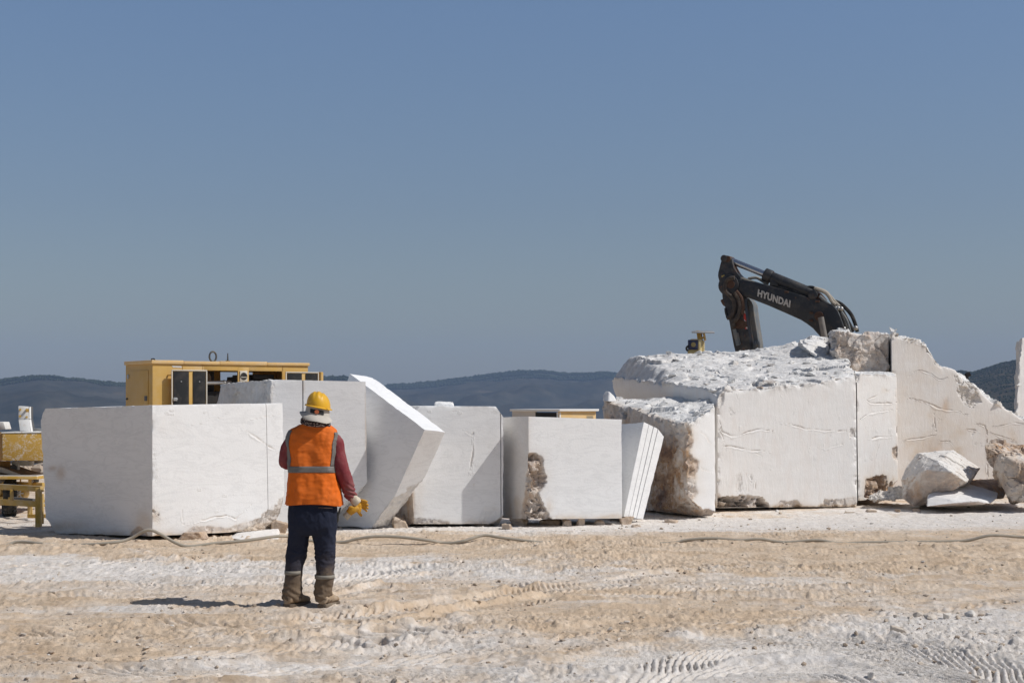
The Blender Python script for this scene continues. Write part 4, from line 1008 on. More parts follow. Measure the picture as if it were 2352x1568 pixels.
lm = gm(); lm.box(u0 + .03, u0 + .12, -g - .075, -g - .051, gh_(572), gh_(538)); lm.box(u0 + .05, u0 + .14, -g - .07, -g - .0515, gh_(556), gh_(548)); lm.build('door_latch', M_STEEL, dr, bevel=.005)
for zz in (zt - .12, .95): gm().bar((u0 + .02, -g, zz), (u0 - .03, -.0, zz), .03).build('hinge', M_YEL, dr)
dr2, u0, zt, g = gdoor(1780, 2122, 262, 700, ytop=262)
gm().box(gu(2135), gu(2165), -.20, .12, .75, gh_(258)).build('side_door', M_YEL, gen, bevel=.02)
# inside
gm().box(.06, Lg - .06, .06, Dg - .06, z0, z0 + .05).build('floor_pan', M_INT, gen)
eng = gm(); eng.box(gu(985), gu(1290), .35, Dg - .3, z0 + .05, gh_(470)); eng.box(gu(1030), gu(1160), .5, Dg - .45, gh_(470), gh_(262)); eng.box(gu(1440), gu(1740), .3, Dg - .3, z0 + .05, gh_(338)); eng.box(gu(1520), gu(1740), .25, Dg - .2, gh_(338), gh_(290)); eng.box(gu(1425), gu(1448), .3, Dg - .4, gh_(400), gh_(312))
eng.build('engine', M_INT, gen, bevel=.02)
gm().tube([(gu(960), .22, gh_(385)), (gu(1205), .22, gh_(378)), (gu(1285), .3, gh_(378))], .05, 14).build('exhaust_pipe', M_STEEL, gen)
gm().cyl((gu(1202), .22, gh_(379)), (gu(1216), .22, gh_(378)), .062, 14).build('pipe_clamp', M_STEEL, gen)
gm().tube([(gu(1060), .4, gh_(290)), (gu(1085), .42, gh_(330)), (gu(1080), .45, gh_(380))], .06, 12).build('air_duct', M_CLOTH, gen)
# gauge on the centre post
gc = (gu(1368), 0, gh_(312))
gb = gm(); gb.box(gc[0] - .095, gc[0] + .095, -.022, -.001, gc[2] - .125, gc[2] + .125); gau = gb.build('gauge', M_RIM, gen, bevel=.03)
gm().cyl((gc[0], -.03, gc[2]), (gc[0], -.0225, gc[2]), .085, 24).build('dial', M_BLK, gau)
gm().box(gc[0] - .07, gc[0] + .07, -.036, -.031, gc[2] - .03, gc[2] - .015).build('dial_bar', M_RIM, gau)
gm().box(gc[0] - .06, gc[0] + .06, -.012, -.001, gh_(278), gh_(262)).build('plate', M_RIM, gen)
gm().box(gc[0] - .03, gc[0] + .03, -.012, -.001, gh_(385), gh_(360)).build('plate', M_RIM, gen)
# white arrow sticker, no legible writing
ap = [(gu(618), gh_(216)), (gu(634), gh_(205)), (gu(634), gh_(211)), (gu(716), gh_(213)), (gu(726), gh_(224)), (gu(716), gh_(232)), (gu(640), gh_(229)), (gu(634), gh_(229))]
gm().prism([(a_, -.004, c_) for a_, c_ in ap], (0, .003, 0)).build('arrow_sticker', paint('scuffed_white_sticker', (.72, .71, .68), (.45, .35, .2), .7, .6, 30), gen)
# lifting eye, stud, low handle on the roof
ring = [(gu(1143) + .085 * math.cos(a), .5, Hg + .115 + .115 * math.sin(a)) for a in np.linspace(0, 2 * math.pi, 25)]
gm().tube(ring, .022, 10, cap=False).build('lifting_eye', M_GREYM, gen)
sb = gm(); sb.cyl((gu(1300), .5, Hg - .02), (gu(1300), .5, Hg + .20), .022, 10, .012); sb.cyl((gu(1300), .5, Hg - .02), (gu(1300), .5, Hg + .03), .05, 12); sb.build('roof_stud', M_GREYM, gen)
gm().tube([(gu(475), .4, Hg - .01), (gu(480), .4, Hg + .035), (gu(505), .4, Hg + .04), (gu(515), .4, Hg + .01)], .016, 8).build('roof_handle', M_BLK, gen)

# ------------------------------------------------------------------ small yellow cabin far behind
def z3(x, y): return ((1900 + x / 2.352) / 1.7415, (1550 + y / 2.352) / 1.7415)
cab = thing('equipment_housing', G(1270, 41, 0), 'low cream and yellow equipment housing behind the brown-cornered block', 'equipment housing')
A0 = W(*z3(348, 196), 42.5); A1 = W(*z3(795, 205), 41.0); A2 = W(*z3(1138, 203), 41.8)
def wall(name, p, q, u0, u1, z0_, z1_, mat, th=.05):
    p, q = Vector(p), Vector(q); p.z = q.z = 0
    d = (q - p); nn = Vector((-d.y, d.x, 0)).normalized() * th
    a_, b_ = p + d * u0, p + d * u1
    c = [a_, b_, b_ + nn, a_ + nn]
    return MB().hexa([(v.x, v.y, z0_) for v in c] + [(v.x, v.y, z1_) for v in c]).build(name, mat, cab, bevel=.006)
zt_ = A1[2] - .05
M_BEIGE = paint('beige_panel', (.60, .54, .47), (.66, .62, .56), .4, .6, 4)
wall('panel', A0, A1, 0, .50, .3, zt_, M_BEIGE); wall('flap', A0, A1, .94, 1.0, .3, zt_ - .02, paint('white_flap', (.75, .73, .69), amount=.2))
wall('opening_shade_panel', A0, A1, .501, .939, .3, zt_ - .03, M_INT, .04); yw = wall('side_wall', A1, A2, .0, 1, .3, zt_, M_YELT)  # solid near-black panel: shade inside the open section is put into its colour
back0 = Vector(A0) + Vector((.5, 2.0, 0)); back2 = Vector(A2) + Vector((.2, 2.2, 0))
rf = MB(); zq = A1[2]
rf.prism([(A0[0] - .06, A0[1] - .04, zq - .05), (A1[0], A1[1] - .08, zq - .05), (A2[0] + .06, A2[1] - .05, zq - .05), (back2.x, back2.y, zq - .05), (back0.x, back0.y, zq - .05)], (0, 0, .055))
rf.build('roof', paint('white_dusted_roof', (.76, .74, .70), (.80, .79, .77), .5), cab, bevel=.01)
MB().prism([(A0[0] + .1, A0[1] + .15, .02), (A1[0], A1[1] + .1, .02), (A2[0] - .1, A2[1] + .1, .02), (back2.x - .1, back2.y - .1, .02), (back0.x, back0.y - .1, .02)], (0, 0, zt_ - .08)).build('core', M_GREYM, cab)
dv = (Vector(A2) - Vector(A1)); nv = Vector((dv.y, -dv.x, 0)).normalized() * .004
sg = MB(); q0 = Vector(A1) + dv * .74 + nv; q1 = Vector(A1) + dv * .93 + nv
for k in range(9):
    u = q0 + (q1 - q0) * (k / 9); w2 = q0 + (q1 - q0) * (k / 9 + .07); zc = zq - .20
    sg.prism([(u.x, u.y, zc - .035), (w2.x, w2.y, zc - .035), (w2.x, w2.y, zc + .035), (u.x, u.y, zc + .035)], nv * -.9)
sg.build('faded_sticker', paint('faded_grey_print', (.34, .30, .22), amount=.4), cab)

# ------------------------------------------------------------------ stone saw at the left
def z5(x, y): return ((x / 2.613) / 1.7415, (1580 + y / 2.613) / 1.7415)
YMAP = [lambda Y: 24.6 + (Y - 30.3) * .8]
def p5(x, y, Y): return W(*z5(x, y), YMAP[0](Y))
saw = thing('stone_saw', G(20, 25, 0), 'yellow wheeled stone saw with a dust-splashed box, at the left edge', 'stone saw')
f0, f1, f2, f3 = p5(22, 684, 30), p5(520, 684, 30.3), p5(520, 396, 30.3), p5(22, 402, 30)
dpt = np.array([.06, 1.6, 0])
l0, l1 = p5(-420, 690, 31.2), p5(-420, 405, 31.2)
MB().hexa([l0, f0, f1, f1 + dpt, l1, f3, f2, f2 + dpt]) if False else None
hb = MB().hexa([f0, f1, f1 + dpt, f0 + dpt, f3, f2, f2 + dpt, f3 + dpt]).build('motor_box', M_SPLASH, saw, bevel=.012)
hl = MB().hexa([l0, f0 - np.array([.003, 0, 0]), f0 + dpt - np.array([.003, 0, 0]), l0 + dpt, l1, f3 - np.array([.003, 0, 0]), f3 + dpt - np.array([.003, 0, 0]), l1 + dpt]).build('rear_box', M_BROWNP, saw, bevel=.012)
tp = [f3 + np.array([-.012, -.012, .004]), f2 + np.array([0, -.012, .004]), f2 + dpt + np.array([0, 0, .004]), f3 + dpt + np.array([-.012, 0, .004])]
MB().prism(tp, (0, 0, .02)).build('dusty_lid', M_WHDUST, saw, bevel=.006)
MB().prism([p5(-30, 360, 31.2), p5(60, 357, 31.2), p5(36, 280, 31.2), p5(-30, 278, 31.2)], (0, .3, 0)).build('cover', M_WHDUST, saw, bevel=.01)
br_ = MB(); br_.prism([p5(190, 112, 31.0), p5(300, 120, 31.0), p5(303, 252, 30.9), p5(191, 256, 30.9)], (0.02, .06, 0)); br_.prism([p5(191, 257, 30.9), p5(303, 253, 30.9), p5(322, 380, 30.7), p5(206, 372, 30.7)], (.02, .06, 0))
bk = br_.build('bracket', M_WHDUST, saw, bevel=.008)
bs = MB(); bs.prism([p5(301, 120, 31.0), p5(316, 118, 31.2), p5(318, 255, 31.1), p5(304, 254, 30.9)], (.02, .08, 0)); bs.prism([p5(304, 255, 30.9), p5(318, 256, 31.1), p5(340, 378, 30.9), p5(322, 380, 30.7)], (.02, .08, 0)); bs.build('bracket_flange', M_GREYM, bk)
MB().prism([p5(272, 140, 30.97), p5(299, 142, 30.97), p5(299, 215, 30.94), p5(272, 222, 30.94)], (0, .012, 0)).build('shim', M_YELM, bk)
for q in ((211, 150), (279, 152), (210, 218), (279, 228)): MB().cyl(p5(*q, 30.9), p5(*q, 30.98), .018, 10).build('bolt', M_YELM, bk)
cw = p5(392, 528, 31.0); wr = .255
MB().tube([cw + np.array([wr * math.cos(a), 0, wr * math.sin(a)]) for a in np.linspace(0, 2 * math.pi, 41)], .022, 10, cap=False).build('drive_wheel', M_STEEL, saw)
whd = MB(); whd.cyl(cw + np.array([0, -.03, 0]), cw + np.array([0, .03, 0]), .06, 14)
for k in range(5):
    a = k * 1.2566; whd.bar(cw, cw + np.array([wr * math.cos(a), 0, wr * math.sin(a)]), .03)
whd.build('wheel_hub', M_GREYM, saw)
cb = MB(); cb.hexa([p5(-60, 800, 30.6), p5(112, 798, 30.6), p5(112, 798, 31.4), p5(-60, 800, 31.4), p5(-60, 686, 30.6), p5(112, 686, 30.6), p5(112, 686, 31.4), p5(-60, 686, 31.4)]); cb.build('column', M_BROWNP, saw, bevel=.01)
MB().prism([p5(118, 690, 30.7), p5(190, 690, 30.7), p5(188, 808, 30.7), p5(172, 806, 30.7), p5(120, 800, 30.7)], (0, .1, 0)).build('white_bracket', M_WHDUST, saw, bevel=.01)
MB().cyl(p5(140, 760, 30.6), p5(140, 760, 30.75), .055, 12).build('clamp', M_GREYM, saw)
MB().prism([p5(203, 688, 30.8), p5(332, 688, 30.8), p5(328, 740, 30.8), p5(206, 738, 30.8)], (.03, .05, 0)).build('hanging_plate', M_WHDUST, saw, bevel=.008)
MB().prism([p5(-100, 740, 30.4), p5(30, 748, 30.4), p5(180, 800, 30.4), p5(330, 842, 30.4), p5(-100, 846, 30.4)], (0, .7, 0)).build('tarpaulin', M_CLOTH, saw, bevel=.03)
for k in range(4): MB().tube(smooth_path([p5(-100, 735 + 12 * k, 30.3), p5(30, 765 + 12 * k, 30.28), p5(120, 800 + 8 * k, 30.28), p5(220, 838, 30.3)], 5), .014, 8).build('supply_hose', M_HOSE, saw)
tb = MB(); a0, a1 = p5(-200, 846, 30.0), p5(386, 850, 30.2); tb.prism([a0, a1, a1 + np.array([.0, .95, 0]), a0 + np.array([0, .95, 0])], (0, 0, -.045)); tbo = tb.build('platform', M_YELM, saw, bevel=.005)
tq = MB(); tq.prism([a0 + np.array([0, .02, .002]), a1 + np.array([-.01, .02, .002]), a1 + np.array([-.01, .94, .002]), a0 + np.array([0, .94, .002])], (0, 0, .012)); tq.build('stone_dust', M_WHDUST, tbo)
for (x0, x1, y0, y1, Y) in ((295, 330, 868, 945, 30.3), (15, 35, 868, 990, 30.3), (205, 222, 868, 905, 30.9)):
    MB().hexa([p5(x0, y1, Y), p5(x1, y1, Y), p5(x1, y1, Y + .1), p5(x0, y1, Y + .1), p5(x0, y0, Y), p5(x1, y0, Y), p5(x1, y0, Y + .1), p5(x0, y0, Y + .1)]).build('support', M_YELM, saw, bevel=.004)
def wheel5(x, y, Y, r, mat=M_YELM):
    c = p5(x, y, Y); w_ = MB(); w_.cyl(c + np.array([-.02, -.06, 0]), c + np.array([.02, .06, 0]), r, 28); o_ = w_.build('guide_wheel', mat, saw, bevel=.01)
    s_ = MB()
    for k in range(6):
        a = k * math.pi / 3; s_.bar(c + np.array([-.025, -.072, 0]), c + np.array([-.025 + r * .8 * math.cos(a), -.072, r * .8 * math.sin(a)]), .02)
    s_.cyl(c + np.array([-.03, -.09, 0]), c + np.array([-.02, -.06, 0]), r * .25, 12); s_.build('wheel_spokes', M_WHDUST, o_)
wheel5(232, 1022, 30.6, .094); wheel5(-10, 1000, 30.5, .08)
wheel5(362, 893, 30.5, .04, M_GREYM); wheel5(8, 890, 30.3, .04, M_GREYM)
gb_ = MB(); gb_.hexa([p5(-150, 1000, 30.6), p5(160, 1000, 30.6), p5(160, 1000, 31.2), p5(-150, 1000, 31.2), p5(-150, 900, 30.6), p5(160, 895, 30.6), p5(160, 895, 31.2), p5(-150, 900, 31.2)]); gb_.hexa([p5(-60, 1040, 30.5), p5(60, 1040, 30.5), p5(60, 1040, 30.9), p5(-60, 1040, 30.9), p5(-60, 960, 30.5), p5(60, 960, 30.5), p5(60, 960, 30.9), p5(-60, 960, 30.9)]); gb_.build('gearbox', M_BROWNP, saw, bevel=.015)
yc = p5(75, 1180, 30.8); yc[2] = .40 + gz(yc[0], 30.8)
def tyre(c, r, w_, yaw=.35):
    M = Matrix.Translation(Vector(c)) @ Matrix.Rotation(yaw, 4, 'Z')
    t_ = MB(M); prof = [(-w_ / 2, r * .62), (-w_ / 2, r * .92), (-w_ * .40, r), (w_ * .40, r), (w_ / 2, r * .92), (w_ / 2, r * .62)]
    rings = [[(px_, pr * math.cos(a), pr * math.sin(a)) for a in np.linspace(0, 2 * math.pi, 37)[:-1]] for px_, pr in prof]
    t_.loft(rings, cap=False)
    for k in range(28):
        a = k * 2 * math.pi / 28
        for s_ in (-1, 1):
            p = Vector((s_ * w_ * .24, (r + .002) * math.cos(a + s_ * .06), (r + .002) * math.sin(a + s_ * .06))); q = Vector((s_ * w_ * .44, (r + .002) * math.cos(a + s_ * .13), (r + .002) * math.sin(a + s_ * .13)))
            t_.bar(p, q, .05, .03, up=p.normalized())
    o_ = t_.build('tyre', M_BLK, saw)
    h_ = MB(M); h_.cyl((-w_ * .3, 0, 0), (w_ * .3, 0, 0), r * .63, 24); h_.cyl((-w_ * .45, 0, 0), (w_ * .45, 0, 0), r * .22, 14); h_.build('rim', M_YELM, o_, bevel=.01)
tyre(p5(95, 1150, 30.7) * np.array([1, 1, 0]) + np.array([0, 0, .30]), .34, .20)
tyre(p5(-260, 1150, 31.4) * np.array([1, 1, 0]) + np.array([0, 0, .30]), .34, .20)
ax = MB(); ax.bar(p5(-260, 1090, 31.2) * np.array([1, 1, 0]) + np.array([0, 0, .31]), p5(90, 1090, 30.8) * np.array([1, 1, 0]) + np.array([0, 0, .31]), .10); ax.bar(p5(30, 1000, 30.9), p5(30, 1150, 30.9), .12); ax.build('axle', M_BROWNP, saw, bevel=.01)

# rail trestle it rides on
YMAP[0] = lambda Y: 22.45 + (Y - 28.6) * .9
tr_ = thing('rail_trestle', G(60, 23, 0), 'yellow steel trestle carrying the saw rails, left of the large white block', 'trestle')
def bar5(name, x0, y0, Y0, x1, y1, Y1, w_, h_, mat=M_YELM, par=None):
    return MB().bar(p5(x0, y0, Y0), p5(x1, y1, Y1), w_ * .8, h_ * .8).build(name, mat, par or tr_, bevel=.004)
tb_ = bar5('top_beam', -260, 940, 29.6, 440, 980, 28.6, .08, .095)
bar5('rail', -260, 917, 29.62, 438, 958, 28.62, .06, .025, M_STEEL, tb_)
MB().bar(p5(404, 968, 28.6), p5(404, 1376, 28.6), .07, .10).build('leg', M_YELM, tr_, bevel=.004)
MB().bar(p5(436, 1030, 28.9), p5(436, 1344, 28.9), .05, .055).build('leg', M_YELM, tr_, bevel=.004)
bar5('lower_beam', -260, 1098, 29.6, 388, 1138, 28.6, .07, .10)
bar5('spacer', 122, 985, 28.95, 122, 1100, 28.95, .05, .05)
b2 = bar5('top_beam', -260, 905, 31.9, 455, 938, 31.0, .07, .085); bar5('rail', -260, 888, 31.92, 455, 921, 31.02, .06, .022, M_STEEL, b2)
bar5('lower_beam', -260, 1050, 31.6, 470, 1105, 30.4, .06, .05, M_YELM); bar5('drag_chain', 140, 1075, 30.0, 360, 1096, 29.6, .08, .05, M_GREYM); bar5('lower_beam', -100, 1112, 30.3, 468, 1150, 29.8, .06, .05)
for x in (302, 325): MB().bar(p5(x, 1150, 30.6 + (x - 302) * .01), p5(x, 1272, 30.6 + (x - 302) * .01), .036).build('leg', M_YELM, tr_, bevel=.003)
bar5('foot_beam', 295, 1262, 30.3, 500, 1262, 30.2, .07, .07)
MB().bar(p5(-200, 1000, 29.5), p5(-200, 1380, 29.5), .10, .08).build('leg', M_YELM, tr_, bevel=.004)

# ------------------------------------------------------------------ drilling machine behind the great block
def z4(x, y): return (1349.4 + x * .3113, 717.8 + y * .3113)
def p4(x, y, Y): return W(*z4(x, y), Y)
drl = thing('drilling_machine', G(1594, 34.5, 0), 'small yellow machine head with a blue motor, above the crumbled stone top', 'drilling machine')
def bx4(name, x0, x1, y0, y1, Y, d, mat, bev=.01, par=None):
    a, b, c, e = p4(x0, y1, Y), p4(x1, y1, Y), p4(x1, y0, Y), p4(x0, y0, Y); D = np.array([.25 * d, d, 0])
    return MB().hexa([a, b, b + D, a + D, e, c, c + D, e + D]).build(name, mat, par or drl, bevel=bev)
M_PALEY = paint('pale_yellow_paint', (.60, .48, .22), (.7, .62, .48), .4, .55, 5)
mo = bx4('motor', 740, 815, 200, 272, 34.0, .5, paint('blue_motor_paint', (.035, .045, .10), (.3, .27, .2), .25, .4, 6), .015)
MB().cyl(p4(782, 236, 33.95), p4(782, 236, 34.0), .05, 20).build('motor_badge', paint('brass_badge', (.35, .27, .10), amount=.3), mo)
bx4('motor_cap', 760, 812, 194, 201, 34.0, .4, M_PALEY)
bx4('body', 738, 822, 273, 330, 34.05, .55, M_PALEY); bx4('side_plate', 816, 832, 196, 318, 34.0, .5, M_PALEY); bx4('rack', 834, 850, 205, 318, 34.3, .3, M_PALEY)
for k in range(7): bx4('rack_tooth', 846, 856, 210 + k * 15, 218 + k * 15, 34.3, .2, M_PALEY, .003)
MB().prism([p4(802, 132, 34.2), p4(828, 134, 34.2), p4(836, 205, 34.2), p4(812, 205, 34.2)], (.08, .3, 0)).build('neck', M_YELM, drl, bevel=.008)
fr = MB(); fr.prism([p4(828, 140, 34.3), p4(860, 150, 34.3), p4(858, 158, 34.3), p4(828, 152, 34.3)], (.05, .2, 0)); fr.prism([p4(852, 158, 34.3), p4(860, 158, 34.3), p4(868, 200, 34.3), p4(858, 206, 34.3)], (.05, .2, 0)); fr.prism([p4(832, 178, 34.3), p4(856, 178, 34.3), p4(854, 188, 34.3), p4(834, 190, 34.3)], (.05, .2, 0)); fr.build('head_frame', M_YELM, drl)
MB().prism([p4(768, 138, 33.9), p4(938, 142, 34.0), p4(925, 134, 34.8), p4(790, 130, 34.7)], (0, 0, -.035)).build('top_plate', M_STEEL, drl, bevel=.008)
MB().tube(smooth_path([p4(745, 245, 34.0), p4(731, 258, 34.0), p4(733, 275, 34.0), p4(744, 282, 34.0)], 5), .022, 8).build('motor_cable', M_BLK, drl)
a, b = p4(745, 330, 34.1), p4(845, 330, 34.1)
MB().hexa([(a[0], 34.1, 0), (b[0], 34.1, 0), (b[0] + .15, 34.6, 0), (a[0] + .15, 34.6, 0), (a[0], 34.1, a[2]), (b[0], 34.1, b[2]), (b[0] + .15, 34.6, b[2]), (a[0] + .15, 34.6, a[2])]).build('column', M_PALEY, drl, bevel=.02)
MB().box(a[0] - .5, b[0] + .5, 33.7, 35.1, -.02, .18).build('base_frame', M_YELM, drl, bevel=.02)

# ------------------------------------------------------------------ excavator
PHI = R(24); Pn0 = Vector(W(1800, 700, 46.0))
du = Vector((-math.cos(PHI), math.sin(PHI), 0)); nrm = Vector((-math.sin(PHI), -math.cos(PHI), 0))   # plane of the boom, normal towards the viewer
CAMP = Vector((0, 0, HC))
def ze(x, y): return 1550.4 + x * .1953, 562.7 + y * .1953
def ep(x, y, off=0.0):
    """point of the boom plane (pushed off metres to the viewer) seen at zoomed photo point"""
    s_ = ze(x, y); d_ = Vector(((s_[0] - CX) / FPX, 1, -(s_[1] - HY) / FPX))
    t_ = ((Pn0 + nrm * off) - CAMP).dot(nrm) / d_.dot(nrm)
    return CAMP + d_ * t_
M_BOOM = paint('black_boom_paint', (.030, .032, .036), (.30, .26, .21), .22, .45, 3, 0, (.14, .08, .05))
M_ARM = paint('worn_black_arm_paint', (.030, .032, .036), (.28, .22, .17), .35, .5, 4, 0, (.20, .075, .035))
M_RUST = paint('rusty_steel', (.085, .045, .030), (.22, .16, .11), .4, .8, 9, .1)
M_GREYB = paint('bare_grey_steel', (.15, .165, .175), (.42, .33, .22), .45, .55, 3, .3, (.36, .24, .12))
M_ROD = NT('chromed_rod').out((.42, .44, .48), .22, .9)
exc = thing('excavator', (ep(2300, 1500).x, ep(2300, 1500).y, 0), 'black excavator boom and arm reaching over the stones at the right', 'excavator')
def plate(name, poly, th, mat, off=0, par=None, bev=.025):
    P = [ep(x, y, off + th / 2) for x, y in poly]
    return MB().prism(P, -nrm * th).build(name, mat, par or exc, bevel=bev)
boom = plate('boom', [(655, 440), (700, 412), (770, 408), (900, 425), (1050, 462), (1280, 525), (1560, 612), (1720, 650), (1850, 700), (1910, 770), (1960, 890), (2010, 1040), (2060, 1180), (2120, 1330), (1990, 1400), (1800, 1200), (1715, 1085), (1620, 978), (1550, 925), (1480, 880), (1290, 795), (1100, 712), (890, 630), (760, 590), (690, 560), (655, 500)], .50, M_BOOM)
arm = plate('arm', [(548, 165), (575, 124), (605, 122), (640, 140), (668, 165), (690, 260), (735, 330), (770, 370), (800, 560), (812, 640), (838, 830), (856, 960), (892, 1185), (905, 1290), (720, 1300), (690, 1185), (655, 1000), (635, 890), (600, 790), (578, 690), (556, 620), (548, 520), (520, 430), (503, 365), (506, 325), (528, 235)], .42, M_ARM)
plate('stiffener', [(640, 245), (668, 190), (740, 330), (772, 368), (690, 365)], .30, M_RUST, 0.0, arm)
plate('bucket', [(800, 600), (870, 630), (900, 665), (922, 710), (938, 850), (962, 1000), (985, 1150), (996, 1250), (860, 1250), (830, 1120), (800, 930), (790, 800)], .5, M_GREYB, -.46, exc, .03)
for k in range(5):
    x = 893 + k * 21
    plate('bucket_tooth', [(x, 1150), (x + 5, 1125), (x + 10, 1150), (x + 16, 1180), (x + 10, 1240), (x - 6, 1240)], .08, M_GREYB, .0, None, .008)
MB().tube(smooth_path([ep(905, 665, -.6), ep(932, 720, -.65), ep(935, 780, -.65), ep(925, 810, -.6)], 5), .06, 10).build('bucket_hose', M_BLK, exc)
# pins and bosses
def pin(x, y, r, th, mat, name='pin', par=None):
    c = ep(x, y); return MB().cyl(c - nrm * th / 2, c + nrm * th / 2, r, 24).build(name, mat, par or exc, bevel=.012)
pin(660, 480, .30, .60, M_ARM, 'arm_joint'); pin(690, 470, .12, .66, M_RUST, 'joint_cover'); pin(602, 165, .10, .50, M_ARM); pin(1720, 840, .13, .62, M_RUST); pin(1645, 590, .13, .56, M_ARM); pin(645, 170, .09, .48, M_RUST)
# arm cylinder
rod = MB().cyl(ep(630, 172), ep(1070, 350), .095, 18).build('cylinder_rod', M_ROD, exc)
barr = MB(); barr.cyl(ep(1062, 347), ep(1660, 592), .16, 22); barr.cyl(ep(1052, 343), ep(1135, 378), .19, 22); bo = barr.build('cylinder', M_BOOM, exc, bevel=.015)
plate('cylinder_bracket', [(1120, 400), (1160, 395), (1215, 480), (1110, 480)], .3, M_BOOM, 0, boom, .01)
plate('cylinder_bracket', [(1600, 600), (1640, 560), (1690, 560), (1760, 640), (1740, 660), (1600, 630)], .34, M_RUST, 0, boom, .01)
M_CYL = paint('dull_dusty_cylinder', (.20, .185, .17), (.42, .36, .28), .5, .6, 7)
bc = MB(); c0, c1 = ep(1715, 850, .42), ep(1800, 1300, .45); bc.cyl(c0, c0 + (c1 - c0) * .95, .085, 18); bcr = bc.build('boom_cylinder', M_CYL, exc)
bc = MB(); c0, c1 = ep(1735, 850, -.42), ep(1800, 1300, -.45); bc.cyl(c0, c1, .085, 18); bc.build('boom_cylinder', M_CYL, exc)
# pipes and hoses
PIPES = [([(1700, 600), (1790, 680), (1860, 740), (1910, 800), (1950, 930), (1985, 1010)], .045, M_GREYB, .20), ([(1850, 690), (1920, 760), (1970, 860), (2010, 960), (2030, 1030)], .05, M_BLK, .08), ([(1885, 670), (1950, 740), (2010, 850), (2070, 960), (2095, 1020)], .05, M_BLK, -.08), ([(1880, 660), (1960, 700), (2060, 800), (2110, 900), (2145, 1020)], .055, M_BLK, -.22), ([(1900, 720), (1965, 800), (2020, 890), (2060, 1020)], .04, M_GREYB, 0.0),
         ([(1640, 505), (1700, 530), (1770, 560), (1815, 610), (1850, 670), (1890, 700)], .05, M_HOSE, .12), ([(1660, 510), (1760, 545), (1820, 600), (1870, 660), (1930, 720)], .05, M_HOSE, -.05), ([(1540, 503), (1580, 495), (1625, 500), (1650, 520)], .045, M_BLK, .05),
         ([(860, 395), (950, 385), (1000, 405), (1050, 440), (1100, 455)], .04, M_HOSE, -.1), ([(740, 385), (800, 395), (900, 430), (1010, 465), (1120, 490)], .04, M_HOSE, .12), ([(1130, 470), (1260, 505), (1400, 545), (1560, 600), (1640, 630)], .04, M_BLK, .1), ([(1180, 465), (1300, 500), (1450, 545), (1600, 595)], .035, M_GREYM, -.1)]
for pts, r, m_, off in PIPES: MB().tube(smooth_path([ep(x, y, off) for x, y in pts], 6), r, 8).build('hydraulic_pipe', m_, boom)
for (x, y) in ((1890, 745), (1920, 745), (1955, 750), (1985, 985), (2125, 975)): MB().sphere(ep(x, y, .12), .07, 10, 6).build('pipe_clamp', M_STEEL, boom)
M_HOSED = paint('dark_dusty_hose', (.055, .045, .038), (.25, .19, .14), .5, .8, 8)
AH = [([(700, 385), (640, 395), (600, 430), (590, 500), (610, 560), (660, 610), (700, 680), (690, 770), (660, 830), (610, 860)], .065, M_HOSED, .33), ([(700, 560), (740, 620), (765, 700), (755, 800), (720, 870), (685, 910), (690, 960)], .065, M_HOSED, .33), ([(720, 540), (780, 620), (800, 720), (790, 820)], .05, M_RUST, .32), ([(595, 740), (600, 790), (615, 840)], .04, M_BLK, .2), ([(560, 640), (580, 680), (600, 700)], .07, M_RUST, .1)]
for pts, r, m_, off in AH: MB().tube(smooth_path([ep(x, y, off) for x, y in pts], 6), r, 9).build('hydraulic_hose', m_, arm)
for poly in ([(690, 880), (760, 870), (840, 900), (850, 960), (790, 985), (680, 985)], [(740, 600), (800, 600), (815, 760), (770, 780), (730, 700)]): plate('rust_plate', poly, .03, M_RUST, .225, arm, .008)
lp = MB(); lp.bar(ep(700, 990, .25), ep(745, 1180, .25), .10); lp.bar(ep(735, 1030, .25), ep(765, 1170, .25), .05); lp.build('bucket_linkage', M_GREYB, arm)
n = NT('red_white_hazard_tape'); s_ = n.sep(); st_ = n.math('FRACT', n.math('MULTIPLY', n.math('ADD', s_[0], s_[2]), 2.6))
M_TAPE = n.out(n.mix(n.ramp(st_, [(0, 0.0), (.49, 0.0), (.5, 1.0)], 'CONSTANT'), (.45, .05, .04), (.55, .53, .50)), .5)
plate('hazard_tape', [(798, 770), (822, 770), (852, 985), (826, 990)], .012, M_TAPE, .222, arm, 0)
plate('warning_sticker', [(545, 362), (580, 350), (596, 440), (572, 455)], .012, paint('yellow_sticker', (.62, .42, .08), (.3, .25, .18), .3, .5, 8), .217, arm, 0)
for (x, y) in ((1310, 548), (1675, 660), (1605, 795), (1600, 885)): plate('bracket', [(x - 25, y - 12), (x + 20, y - 8), (x + 20, y + 14), (x - 25, y + 10)], .06, M_RUST, .27, boom, .006)
# maker's lettering on the boom
cu = bpy.data.curves.new('lettering', 'FONT'); cu.body = 'HYUNDAI'; cu.size = 1; cu.extrude = .01; cu.offset = .045; cu.align_x = 'LEFT'; cu.space_character = 1.06
to = bpy.data.objects.new('tmp_text', cu); COL.objects.link(to)
dg = bpy.context.evaluated_depsgraph_get(); dg.update()
me = bpy.data.meshes.new_from_object(to.evaluated_get(dg)); bpy.data.objects.remove(to)
co = np.empty(len(me.vertices) * 3, np.float32); me.vertices.foreach_get('co', co); co = co.reshape(-1, 3)
x0, x1, y0, y1 = co[:, 0].min(), co[:, 0].max(), co[:, 1].min(), co[:, 1].max()
A_, B_, D_ = ep(968, 603, .262), ep(1352, 737, .262), ep(978, 518, .262)      # baseline start, baseline end, top of first letter
uu = (co[:, 0] - x0) / (x1 - x0); vv = (co[:, 1] - y0) / (y1 - y0)
